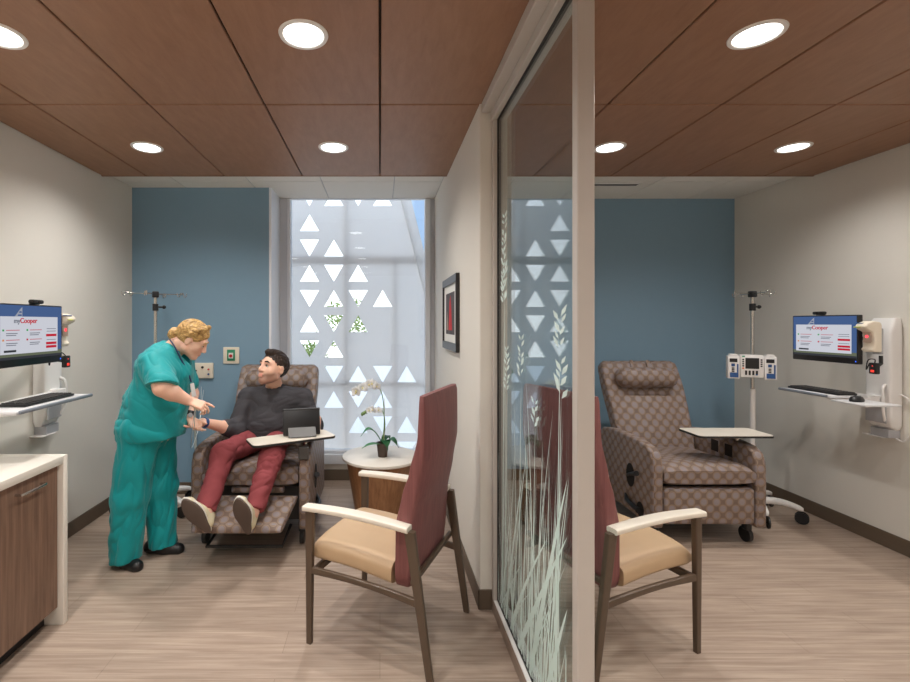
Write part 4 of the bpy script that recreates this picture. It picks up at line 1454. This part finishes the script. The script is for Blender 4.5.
def folds(amp, across, along, seed, d=(.25, .1, 1), fine=.5):
    """cloth folds: soft ridges running along d, sharp creases between them"""
    dz = V(d).normalized()
    ax = dz.orthogonal().normalized()
    ay = dz.cross(ax)
    def f(p):
        q = V((p.dot(ax) * across + seed, p.dot(ay) * across, p.dot(dz) * along))
        w = noise.noise_vector(q * .5) * .8
        n1 = noise.noise(q + w)
        r1 = abs(n1) ** .8                       # soft swell with a sharp valley
        q2 = q * 2.1 + w * 1.4 + V((3, 7, 1))
        r2 = abs(noise.noise(q2)) ** .8
        m = min(1, max(0, .5 + 1.2 * noise.noise(q * .45 + V((5, 1, 2)))))
        return amp * (1.5 * (r1 - .3) + fine * m * (r2 - .3))
    return f

def axes(f, up):
    f = V(f).normalized()
    up = V(up)
    u = (up - f * up.dot(f)).normalized()
    s = f.cross(u)            # person's right
    return f, u, s

def head_shape(F, O, f, u, s, k=1.0, fat=1.0):
    O = V(O)
    def P(a, b, c=0): return O + (f * a + u * b + s * c) * k
    A = [list(s), list(f), list(u)]
    e = lambda c, r, kk, op='add': F.ell(P(*c), [x * k for x in r], kk * k, op, A)
    e((-.012, .030), (.076, .098, .090), .01)
    e((.035, -.028), (.060 * fat, .062, .082), .03)
    for q in (-1, 1):
        F.cap(P(.0, -.062, q * .050 * fat), P(.062, -.100, q * .016), .020 * k * fat, .016 * k, .03 * k)
        e((.052, -.030, q * .036), (.028 * fat, .026, .026), .02)
    e((.070, -.100), (.024, .020, .019), .022)
    F.cap(P(.081, .022, -.036), P(.081, .022, .036), .012 * k, k=.022 * k)
    for q in (-1, 1):
        e((.104, .000, q * .031), (.016, .014, .011), .014, 'cut')
    F.cap(P(.092, .012), P(.112, -.033), .0085 * k, .0115 * k, .014 * k)
    for q in (-1, 1):
        e((.100, -.038, q * .012), (.0085, .011, .0085), .008)
    F.cap(P(.093, -.063, -.017), P(.093, -.063, .017), .0066 * k, k=.008 * k)
    F.cap(P(.092, -.074, -.014), P(.092, -.074, .014), .0072 * k, k=.008 * k)
    for q in (-1, 1):
        e((-.008, -.008, q * .078), (.008, .019, .032), .006)
        e((-.006, -.004, q * .087), (.005, .010, .018), .006, 'cut')
        e((.008, .004, q * .026 * 0 + q * .078), (.006, .008, .010), .006)

def head_details(O, f, u, s, k, root, iris, brow, name_eye='eye'):
    O = V(O)
    def P(a, b, c=0): return O + (f * a + u * b + s * c) * k
    for q in (-1, 1):
        m = MB()
        c = P(.0805, .000, q * .031)
        m.ell(c, .0118 * k, n=16, mi=0)
        m.ell(c + (f * .0072 + s * q * .0006) * k, .0062 * k, n=12, mi=1)
        put(m.build('eye', [M_['eye_white'], iris], None), root)
        b = MB()
        pts = [P(.086, .020, q * .050), P(.094, .0285, q * .036), P(.098, .0255, q * .016)]
        b.tube(bez(pts, 10), [.0034 * k] * 3 + [.0056 * k] * 5 + [.0048 * k] * (len(bez(pts, 10)) - 8), 8)
        put(b.build('eyebrow', brow, None), root)
        # upper lid line
        l = MB()
        l.tube(bez([P(.086, .002, q * .043), P(.0935, .0085, q * .031), P(.088, .001, q * .019)], 8), .0019 * k, 6)
        put(l.build('eyelid', brow, None), root)

def hand_shape(F, wrist, d, n, side, curls, size=1.0, thumb=(.55, .55), spread=1.0):
    """d: wrist to knuckles, n: out of the back of the hand, side: +1 when the thumb lies towards d x n"""
    W = V(wrist); d = V(d).normalized(); n = V(n); n = (n - d * n.dot(d)).normalized()
    t = d.cross(n) * side
    L = size
    for q, w in ((-.026, .0125), (-.009, .0135), (.009, .0135), (.026, .0125)):
        F.cap(W + (d * .006 + t * q * .65) * L, W + (d * .085 + t * q * 1.05) * L, .015 * L, w * L, .012 * L, flat=(n, .80))
    ends = []
    for i, (q, ln, cu) in enumerate(zip((.030, .010, -.010, -.029), (.072, .080, .074, .058), curls)):
        p = W + (d * (.088 - abs(q) * .12) + t * q * 1.0) * L
        a = 0.0
        r = .0088
        dirv = (d + t * q * 2.2 * spread).normalized()
        for j, fr in enumerate((.46, .30, .24)):
            a += cu * (1.0 if j else .75)
            v = (dirv * math.cos(a) - n * math.sin(a)).normalized()
            p2 = p + v * (ln * fr * L)
            F.cap(p, p2, r * L, (r - .0009) * L, .005 * L)
            p = p2; r -= .0009
        ends.append(p)
    b = W + (d * .020 + t * .026 - n * .004) * L
    th = (d * thumb[0] + t * (1 - thumb[0]) - n * thumb[1] * .6).normalized()
    p1 = b + th * .040 * L
    th2 = (th + d * .45 - n * .25).normalized()
    p2 = p1 + th2 * .030 * L
    p3 = p2 + (th2 + d * .3 - n * .1).normalized() * .024 * L
    F.cap(b, p1, .0135 * L, .0112 * L, .012 * L); F.cap(p1, p2, .0108 * L, .0098 * L, .006 * L); F.cap(p2, p3, .0096 * L, .0080 * L, .005 * L)
    return ends

def nurse():
    root = thing('person', 'nurse in teal scrubs bending to hold the seated patient\'s hand', 'person', (-1.50, 2.95, 0))
    lo, hi = (-1.86, 2.45, -.01), (-.93, 3.42, 1.60)
    O = V((-1.203, 3.0, 1.398)); k = .94
    f, u, s = axes((.80, .16, -.50), (.5, 0, .85))
    B = Field(lo, hi, .0045)
    # legs, trunk, neck, head, arms: one body
    rhip, rkn, ran = (-1.48, 2.88, .84), (-1.535, 2.88, .45), (-1.575, 2.90, .085)
    lhip, lkn, lan = (-1.46, 3.05, .84), (-1.435, 3.06, .45), (-1.43, 3.06, .085)
    B.chain([rhip, rkn, ran], [.105, .068, .044], .03)
    B.chain([lhip, lkn, lan], [.105, .068, .044], .03)
    B.cap(ran, (-1.55, 2.88, .04), .042, .036, .02).cap(lan, (-1.38, 3.06, .04), .042, .036, .02)
    B.ell((-1.45, 2.97, .87), (.155, .175, .14), .05)
    B.ell((-1.42, 2.97, 1.0), (.155, .165, .16), .05)
    B.ell((-1.36, 2.97, 1.17), (.125, .155, .13), .05)
    B.cap((-1.36, 2.85, 1.245), (-1.345, 3.11, 1.245), .060, k=.04)
    B.chain([(-1.375, 2.975, 1.285), (-1.285, 2.99, 1.365)], [.068, .056], .04)
    B.cap((-1.285, 2.99, 1.365), O + (f * -.01 - u * .02), .056, .05, .03)
    head_shape(B, O, f, u, s, k, 1.06)
    rsh, rel, rwr = V((-1.365, 2.825, 1.245)), V((-1.255, 2.695, 1.13)), V((-1.145, 2.79, 1.040))
    B.chain([rsh, rel], [.060, .050], .03)
    B.chain([rel, rel.lerp(rwr, .35), rwr], [.050, .048, .030], .02, )
    lsh, lel, lwr = V((-1.345, 3.12, 1.24)), V((-1.29, 3.19, 1.02)), V((-1.245, 3.05, .885))
    B.chain([lsh, lel], [.058, .05], .03)
    B.chain([lel, lel.lerp(lwr, .35), lwr], [.05, .046, .029], .02)
    # right hand: index finger pointing, others curled round a line
    hand_shape(B, rwr, (.80, .18, -.33), (.25, -.45, .85), -1, (.12, .55, .75, .85), .98, (.75, .8))
    # left hand: palm up under the patient's hand
    hand_shape(B, lwr, (.62, -.45, -.55), (-.55, .10, -.80), 1, (.25, .28, .30, .34), .96, (.6, .4))
    def mf(pc):
        q = pc - np.array(O)
        a, b, c = q @ np.array(f), q @ np.array(u), q @ np.array(s)
        lip = (a > .088) & (b < -.058) & (b > -.082) & (np.abs(c) < .022)
        return lip.astype(int)
    B.mesh('body', [M_['skin'], M_['skin_lip']], root, matf=mf)
    head_details(O, f, u, s, k, root, M_['eye_iris'], M_['blond_hair'])
    # trousers
    Tf = Field(lo, hi, .005)
    Tf.chain([(-1.475, 2.88, .84), (-1.54, 2.88, .44), (-1.575, 2.90, .0)], [.120, .106, .090], .03)
    Tf.chain([(-1.46, 3.06, .84), (-1.437, 3.06, .44), (-1.42, 3.06, .02)], [.120, .104, .086], .03)
    Tf.ell((-1.465, 2.97, .86), (.165, .20, .13), .05)
    Tf.clip((-1.5, 2.9, .045), (.12, -.05, -1)).clip((0, 0, .93), (0, 0, 1))
    Tf.mesh('trousers', M_['teal'], root, folds(.016, 10, 3.4, 3.1, (.28, .1, 1), 1.1))
    # scrub top with short sleeves and V neck
    S_ = Field(lo, hi, .0045)
    S_.cap(rsh, rsh.lerp(rel, 1.0), .078, .086, .04)
    S_.cut_end(rsh.lerp(rel, .90), (.02, -.05, -.14), .14)
    S_.ell((-1.45, 2.97, .84), (.205, .225, .18), .05)
    S_.ell((-1.415, 2.97, 1.0), (.188, .20, .19), .06)
    S_.ell((-1.36, 2.97, 1.17), (.165, .19, .165), .06)
    S_.ell((-1.395, 2.97, 1.235), (.125, .165, .105), .05)
    S_.cap((-1.37, 2.835, 1.25), (-1.345, 3.13, 1.25), .080, k=.05)
    S_.ell((-1.355, 2.97, 1.300), (.095, .15, .085), .05)
    S_.cap(lsh, lsh.lerp(lel, .62), .086, .084, .04)
    S_.clip((-1.45, 0, .785), (.04, 0, -1))
    S_.cap((-1.285, 2.98, 1.385), (-1.22, 2.985, 1.47), .070, .09, .006, 'cut')     # neck opening
    S_.cap((-1.24, 2.985, 1.30), (-1.215, 2.985, 1.24), .045, .012, .006, 'cut')      # V
    Sl = S_.mesh('scrub_top', M_['teal'], root, folds(.010, 11, 4.0, 9.7, (.75, .2, -.7), 1.3))
    # shoes
    for (x, y, d) in ((-1.60, 2.905, V((.9, -.44, 0))), (-1.455, 3.062, V((1, .02, 0)))):
        d.normalize(); sd = V((-d.y, d.x, 0))
        Fs = Field((x - .17, y - .12, -.005), (x + .28, y + .12, .14), .004)
        c = V((x, y, 0))
        Fs.cap(c - d * .045 + V((0, 0, .04)), c + d * .05 + V((0, 0, .04)), .043, .045, .02)
        Fs.cap(c + d * .05 + V((0, 0, .033)), c + d * .135 + V((0, 0, .022)), .044, .038, .03)
        Fs.cap(c + d * -.02 + V((0, 0, .06)), c + d * .06 + V((0, 0, .045)), .042, .036, .02)
        Fs.clip((0, 0, .001), (0, 0, -1))
        sh = Fs.mesh('shoe', M_['black_shoe'], root)
    # hair: swept back, braid round the head and a low bun
    Hf = Field((-1.45, 2.82, 1.25), (-1.0, 3.18, 1.60), .004)
    def P(a, b, c=0): return O + (f * a + u * b + s * c) * k
    A = [list(s), list(f), list(u)]
    Hf.ell(P(-.014, .034), (.083, .102, .095), .01, M=A)
    n = f * .78 - u * .62
    Hf.clip(P(.088, .062), tuple(n), .012)
    for q in (-1, 1):
        Hf.ell(P(.004, -.014, q * .088), (.026, .026, .036), .012, 'cut', A)
        Hf.ell(P(.06, -.06, q * .07), (.03, .06, .07), .012, 'cut', A)
    Hf.ell(P(-.07, -.095, 0), (.10, .05, .05), .01, 'cut', A)
    for i in range(15):
        a = math.radians(-98 + 196 * i / 14)
        c = P(.055 * math.cos(a) - .005, .085 + .030 * math.cos(a) - .018 * abs(math.sin(a)), .083 * math.sin(a))
        w = .018
        Hf.cap(c - u * .012 + s * .008 * (-1) ** i, c + u * .012 - s * .008 * (-1) ** i, .0135, k=.006)
    bun = P(-.118, -.028)
    Hf.ell(bun, (.042, .036, .042), .012, M=A)
    for i in range(7):
        a = 2 * PI * i / 7
        Hf.cap(bun + u * .022 * math.cos(a) + s * .022 * math.sin(a) - f * .018, bun + u * .030 * math.cos(a + .6) + s * .030 * math.sin(a + .6), .013, k=.006)
    Hf.mesh('hair', M_['blond_hair'], root, lambda p: .0022 * math.sin(noise.noise(p * 22) * 9 + (p - O).dot(s) * 420 + (p - O).dot(u) * 260))
    # lanyard, badge, watch
    ln = MB()
    ln.tube(bez([V((-1.31, 2.915, 1.40)), V((-1.275, 2.90, 1.36)), V((-1.24, 2.90, 1.29)), V((-1.205, 2.93, 1.20)), V((-1.19, 2.95, 1.13))], 24), .0045, 8)
    put(ln.build('lanyard', M_['navy'], None), root)
    bd = MB().box((0, 0, 0), (.006, .055, .085), .002, 1, T(-1.178, 2.95, 1.08) @ R(-10, 'Y'))
    put(bd.build('id_badge', M_['white_plastic'], None), root)
    wd = (lel - lwr).normalized()
    c = lwr + wd * .02
    wt = MB().tube([c - wd * .014, c + wd * .014], .036, 24)
    put(wt.build('watch_strap', M_['black_plastic'], None), root)
    wt = MB().cyl(c + V((.02, -.03, .006)), c + V((.025, -.041, .008)), .015, n=18)
    put(wt.build('watch_face', M_['grey_plastic'], None), root)

def shoe_up(root, heel, toe, nrm, name='shoe'):
    """sole faces along nrm; heel/toe are points on the sole"""
    H, Tt = V(heel), V(toe)
    a = (Tt - H); L = a.length; a.normalize()
    n = V(nrm); n = (n - a * n.dot(a)).normalized()
    w = a.cross(n)
    out = []
    N = 40
    for i in range(N):
        t = 2 * PI * i / N
        x = math.cos(t); y = math.sin(t)
        u = .5 + .5 * x
        wid = .038 + .014 * math.sin(min(1, max(0, (u - .25) / .75)) * PI * .85) - .004 * math.sin(min(1, u / .5) * PI)
        out.append((u * L, y * wid))
    Mx = frame(H, a, w, -n) if a.cross(w).dot(-n) > 0 else frame(H, a, -w, -n)
    lo = np.min([list(H), list(Tt)], 0) - .13
    hi = np.max([list(H), list(Tt)], 0) + .13
    F = Field(lo, hi, .004)
    def P(x, y, z): return H + a * x + w * y - n * z
    F.cap(P(.045, 0, .04), P(.12, 0, .045), .036, .040, .02)
    F.cap(P(.12, 0, .038), P(L - .05, 0, .026), .042, .040, .03)
    F.cap(P(.05, 0, .05), P(.055, 0, .105), .040, .043, .02)
    F.cap(P(.07, 0, .08), P(.15, 0, .045), .036, .034, .03)
    F.cap(P(.052, 0, .09), P(.05, 0, .16), .034, .034, .006, 'cut')
    F.clip(tuple(P(0, 0, .010)), tuple(n))
    sh = F.mesh('shoe', M_['cream_shoe'], root)
    so = MB().prism(out, 0, .016, .004, 2, Mx)
    so_ = put(so.build('sole', M_['sole_rubber'], None), sh)
    mid = MB().prism([(x + (x - L / 2) * .025, y * 1.06) for x, y in out], .0155, .030, .005, 2, Mx)
    put(mid.build('midsole', M_['white_rubber'], None), sh)
    lc = MB()
    for i in range(4):
        x = .085 + .022 * i
        z = .098 - .013 * i
        lc.tube([P(x, -.026, z - .008), P(x + .004, 0, z + .008), P(x, .026, z - .008)], .0032, 6)
    put(lc.build('laces', M_['white_rubber'], None), sh)

def stubble_skin(O, f, u, k):
    """skin with a short beard: darker over jaw, chin and upper lip, soft edges"""
    m = M_['skin'].copy()
    m.name = 'skin_bearded'
    nt = m.node_tree
    N, L = nt.nodes, nt.links
    b = N['Principled BSDF']
    src = b.inputs['Base Color'].links[0].from_socket
    tc = next(n for n in N if n.type == 'TEX_COORD')
    def math_(op, a, bb):
        n = N.new('ShaderNodeMath'); n.operation = op
        for i, x in enumerate((a, bb)):
            if isinstance(x, (int, float)): n.inputs[i].default_value = x
            else: L.new(x, n.inputs[i])
        return n.outputs[0]
    def along(ax):
        s = N.new('ShaderNodeVectorMath'); s.operation = 'SUBTRACT'; s.inputs[1].default_value = tuple(O)
        L.new(tc.outputs['Object'], s.inputs[0])
        d = N.new('ShaderNodeVectorMath'); d.operation = 'DOT_PRODUCT'; d.inputs[1].default_value = tuple(ax / k)
        L.new(s.outputs[0], d.inputs[0])
        return d.outputs['Value']
    def sm(v, lo, hi):
        r = N.new('ShaderNodeMapRange'); r.interpolation_type = 'SMOOTHSTEP'
        r.inputs['From Min'].default_value = lo; r.inputs['From Max'].default_value = hi
        L.new(v, r.inputs['Value'])
        return r.outputs['Result']
    a, h = along(f), along(u)
    slope = math_('ADD', h, math_('MULTIPLY', a, .35))       # edge runs from ear down to the mouth corner
    fac = math_('MULTIPLY', math_('SUBTRACT', 1.0, sm(slope, -.040, -.014)), sm(a, -.02, .02))
    fac = math_('MULTIPLY', fac, sm(h, -.150, -.110))
    mx = N.new('ShaderNodeMix'); mx.data_type = 'RGBA'
    L.new(math_('MULTIPLY', fac, .8), mx.inputs['Factor'])
    L.new(src, mx.inputs['A'])
    mx.inputs['B'].default_value = rgb(146, 108, 92)
    L.new(mx.outputs['Result'], b.inputs['Base Color'])
    return m

def patient():
    root = thing('person', 'seated bearded patient in charcoal sweater and maroon trousers looking up at the nurse', 'person', (-.84, 3.50, .56))
    lo, hi = (-1.33, 2.60, .20), (-.35, 3.78, 1.36)
    O = V((-.778, 3.42, 1.170)); k = 1.05
    f, u, s = axes((-.58, -.75, .30), (.16, .2, 1))
    B = Field(lo, hi, .0045)
    rhip, rkn, ran = (-.93, 3.47, .645), (-1.035, 3.07, .640), (-1.045, 2.80, .365)
    lhip, lkn, lan = (-.755, 3.47, .645), (-.705, 3.03, .640), (-.765, 2.80, .365)
    B.chain([rhip, rkn, ran], [.072, .050, .036], .03).chain([lhip, lkn, lan], [.072, .050, .036], .03)
    B.cap(ran, (-1.09, 2.74, .42), .036, .028, .02).cap(lan, (-.79, 2.74, .42), .036, .028, .02)
    B.ell((-.84, 3.50, .67), (.165, .115, .10), .04)
    B.ell((-.815, 3.49, .78), (.15, .105, .13), .05)
    B.ell((-.79, 3.51, .90), (.165, .105, .13), .05)
    B.cap((-.965, 3.51, .955), (-.60, 3.51, .945), .062, k=.04)
    B.chain([(-.785, 3.515, .985), (-.792, 3.46, 1.10)], [.064, .056], .03)
    head_shape(B, O, f, u, s, k, 1.04)
    rsh, rel, rwr = V((-.985, 3.50, .945)), V((-1.035, 3.36, .735)), V((-1.175, 3.10, .845))
    lsh, lel, lwr = V((-.58, 3.50, .935)), V((-.485, 3.46, .745)), V((-.450, 3.36, .815))
    B.chain([rsh, rel], [.055, .045], .03).chain([rel, rel.lerp(rwr, .35), rwr], [.045, .043, .028], .02)
    B.chain([lsh, lel], [.055, .045], .03).chain([lel, lel.lerp(lwr, .35), lwr], [.045, .043, .028], .02)
    # right hand palm up, resting in the nurse's hand; left hand beside the tablet
    hand_shape(B, rwr, (-.62, -.72, -.06), (-.10, .06, -1), 1, (.22, .26, .30, .34), 1.0, (.55, -.3))
    hand_shape(B, lwr, (.05, -.70, -.55), (.75, -.2, .5), -1, (.5, .6, .7, .7), .92, (.7, .5))
    def mf(pc):
        q = (pc - np.array(O)) / k
        a, b, c = q @ np.array(f), q @ np.array(u), q @ np.array(s)
        m = np.zeros(len(pc), int)
        lip = (a > .088) & (b < -.058) & (b > -.082) & (np.abs(c) < .021)
        m[lip] = 1
        return m
    B.mesh('body', [stubble_skin(O, f, u, k), M_['skin_lip']], root, matf=mf)
    head_details(O, f, u, s, k, root, M_['eye_iris'], M_['dark_hair'])
    # sweater with pushed-up sleeves
    S_ = Field(lo, hi, .005)
    S_.ell((-.835, 3.49, .66), (.19, .135, .10), .04)
    S_.ell((-.815, 3.475, .765), (.192, .138, .15), .05)
    S_.ell((-.79, 3.50, .90), (.190, .122, .135), .05)
    S_.cap((-.975, 3.51, .945), (-.59, 3.51, .937), .078, k=.05)
    S_.cap((-.79, 3.51, .97), (-.79, 3.49, 1.015), .085, .066, .04)
    S_.chain([rsh, rel, rel.lerp(rwr, .30)], [.074, .064, .058], .03)
    S_.chain([lsh, lel, lel.lerp(lwr, .45)], [.074, .062, .055], .03)
    S_.cap((-.79, 3.475, 1.045), (-.79, 3.455, 1.14), .060, .07, .006, 'cut')
    S_.clip((0, 0, .625), (0, 0, -1))
    S_.mesh('sweater', M_['charcoal_knit'], root, folds(.0075, 13, 4.5, 2.2, (1, .2, .15), 1.2))
    Tf = Field(lo, hi, .005)
    Tf.chain([(-.93, 3.47, .645), (-1.035, 3.08, .640), (-1.05, 2.80, .355)], [.088, .073, .059], .035)
    Tf.chain([(-.755, 3.47, .645), (-.703, 3.04, .638), (-.76, 2.80, .360)], [.088, .073, .059], .035)
    Tf.ell((-.84, 3.50, .65), (.185, .125, .10), .04)
    Tf.cut_end((-1.047, 2.815, .372), (-.02, -.70, -.72)).cut_end((-.757, 2.815, .378), (-.12, -.66, -.74))
    Tf.mesh('trousers', M_['maroon_trousers'], root, folds(.011, 13, 6, 5.5, (1, .2, .3), .9))
    shoe_up(root, (-1.000, 2.745, .268), (-1.125, 2.668, .490), (.16, -.90, -.28))
    shoe_up(root, (-.770, 2.745, .258), (-.812, 2.660, .500), (-.02, -.92, -.30))
    # short dark hair, longer on top
    Hf = Field((-.98, 3.22, 1.05), (-.60, 3.60, 1.42), .004)
    def P(a, b, c=0): return O + (f * a + u * b + s * c) * k
    A = [list(s), list(f), list(u)]
    Hf.ell(P(-.014, .033), [x * k for x in (.0795, .102, .095)], .01, M=A)
    n = f * .70 - u * .70
    Hf.clip(P(.082, .066), tuple(n), .008)
    for q in (-1, 1):
        Hf.ell(P(-.004, -.020, q * .088), (.022, .027, .038), .008, 'cut', A)
        Hf.ell(P(.070, -.015, q * .085), (.026, .034, .08), .008, 'cut', A)
    Hf.ell(P(-.06, -.095), (.10, .06, .05), .01, 'cut', A)
    Hf.ell(P(.028, .106), (.054, .062, .022), .02, M=A)
    Hf.ell(P(.066, .098), (.044, .022, .020), .014, M=A)
    Hf.mesh('hair', M_['dark_hair'], root, lambda p: .0035 * noise.noise(p * 60) + .002 * math.sin((p - O).dot(s) * 500 + noise.noise(p * 20) * 6))
    wd = (rel - rwr).normalized()
    c = rwr + wd * .018
    put(MB().tube([c - wd * .011, c + wd * .011], .0335, 24).build('wristband', M_['blue_plastic'], None), root)

def lines():
    """thin infusion lines between the nurse's hand and the wall"""
    t = thing('infusion_tubing', 'thin clear infusion lines looping below the nurse\'s pointing hand', 'tubing', (-1.10, 2.84, .99))
    def L(pts, r=.0019): return MB().tube([p - V((-1.10, 2.84, .99)) for p in bez([V(p) for p in pts], 30)], r, 8)
    L([(-1.115, 2.82, .99), (-1.15, 2.90, .88), (-1.30, 3.30, .70), (-1.42, 3.70, .74), (-1.55, 4.06, .95)]).build('line', M_['clear_line'], t)
    L([(-1.12, 2.83, .99), (-1.17, 2.92, .84), (-1.33, 3.30, .62), (-1.44, 3.70, .66), (-1.53, 4.06, .92)]).build('line', M_['clear_line'], t)
    c = MB().tube([V((-.02, -.02, .006)), V((.012, -.018, -.012))], .009, 12)
    c.build('connector', M_['cream_plastic'], t)

# ================================================================== LIGHT, WORLD, CAMERA
def world():
    w = bpy.data.worlds.new('sky')
    SC.world = w
    w.use_nodes = True
    nt = w.node_tree
    bg = nt.nodes['Background']
    tc = nt.nodes.new('ShaderNodeTexCoord')
    sp = nt.nodes.new('ShaderNodeSeparateXYZ')
    nt.links.new(tc.outputs['Generated'], sp.inputs[0])
    rp = nt.nodes.new('ShaderNodeValToRGB')
    e = rp.color_ramp.elements
    e[0].position = 0.0; e[0].color = (.95, .97, 1.0, 1)
    e[1].position = .5; e[1].color = (.70, .78, .92, 1)
    n = e.new(.16); n.color = (.88, .93, 1.0, 1)
    nt.links.new(sp.outputs['Z'], rp.inputs['Fac'])
    # a gap of blue in the bright cloud, to the right
    def mr(sock, a, b):
        m = nt.nodes.new('ShaderNodeMapRange')
        m.interpolation_type = 'SMOOTHSTEP'
        m.inputs['From Min'].default_value = a; m.inputs['From Max'].default_value = b
        nt.links.new(sock, m.inputs['Value'])
        return m.outputs['Result']
    nz = nt.nodes.new('ShaderNodeTexNoise'); nz.inputs['Scale'].default_value = 7; nz.inputs['Detail'].default_value = 4
    nt.links.new(tc.outputs['Generated'], nz.inputs['Vector'])
    ad = nt.nodes.new('ShaderNodeMath'); ad.operation = 'MULTIPLY_ADD'; ad.inputs[1].default_value = .05
    nt.links.new(nz.outputs['Fac'], ad.inputs[0]); nt.links.new(sp.outputs['X'], ad.inputs[2])
    mu = nt.nodes.new('ShaderNodeMath'); mu.operation = 'MULTIPLY'
    nt.links.new(mr(ad.outputs[0], .05, .095), mu.inputs[0]); nt.links.new(mr(sp.outputs['Z'], .04, .12), mu.inputs[1])
    mx = nt.nodes.new('ShaderNodeMix'); mx.data_type = 'RGBA'
    nt.links.new(mu.outputs[0], mx.inputs['Factor']); nt.links.new(rp.outputs['Color'], mx.inputs['A'])
    mx.inputs['B'].default_value = (.20, .29, .43, 1)
    nt.links.new(mx.outputs['Result'], bg.inputs['Color'])
    bg.inputs['Strength'].default_value = SKY

def camera():
    cd = bpy.data.cameras.new('camera')
    cd.sensor_width = 36
    cd.sensor_fit = 'HORIZONTAL'
    cd.lens = 468 / 910 * 36
    cd.shift_x = (455 - 380) / 910
    cd.shift_y = -(341 - 323) / 910
    cd.clip_start = .05
    o = bpy.data.objects.new('camera', cd)
    COL.objects.link(o)
    o.location = (0, 0, HC)
    o.rotation_euler = (PI / 2, 0, 0)
    SC.camera = o

LAMP_W, SKY = 72.0, 2.35
SC.view_settings.view_transform = 'Standard'
SC.view_settings.look = 'None'
SC.view_settings.gamma = 1
SC.view_settings.use_curve_mapping = False
SC.view_settings.exposure = 0.0
SC.cycles.max_bounces = 10
SC.cycles.diffuse_bounces = 5
SC.cycles.transparent_max_bounces = 16
SC.cycles.sample_clamp_indirect = 6
setting()
facade()
downlights()
glazing()
wall_things()
cabinet()
visitor_chair()
recliners()
side_table()
iv_stands()
workstation((XL + .001, 3.0, 0), 90, -.4435, .044, False)
workstation((XR - .001, 3.11, 0), -90, .0, .0, True)
tablet()
nurse()
patient()
lines()
world()
camera()
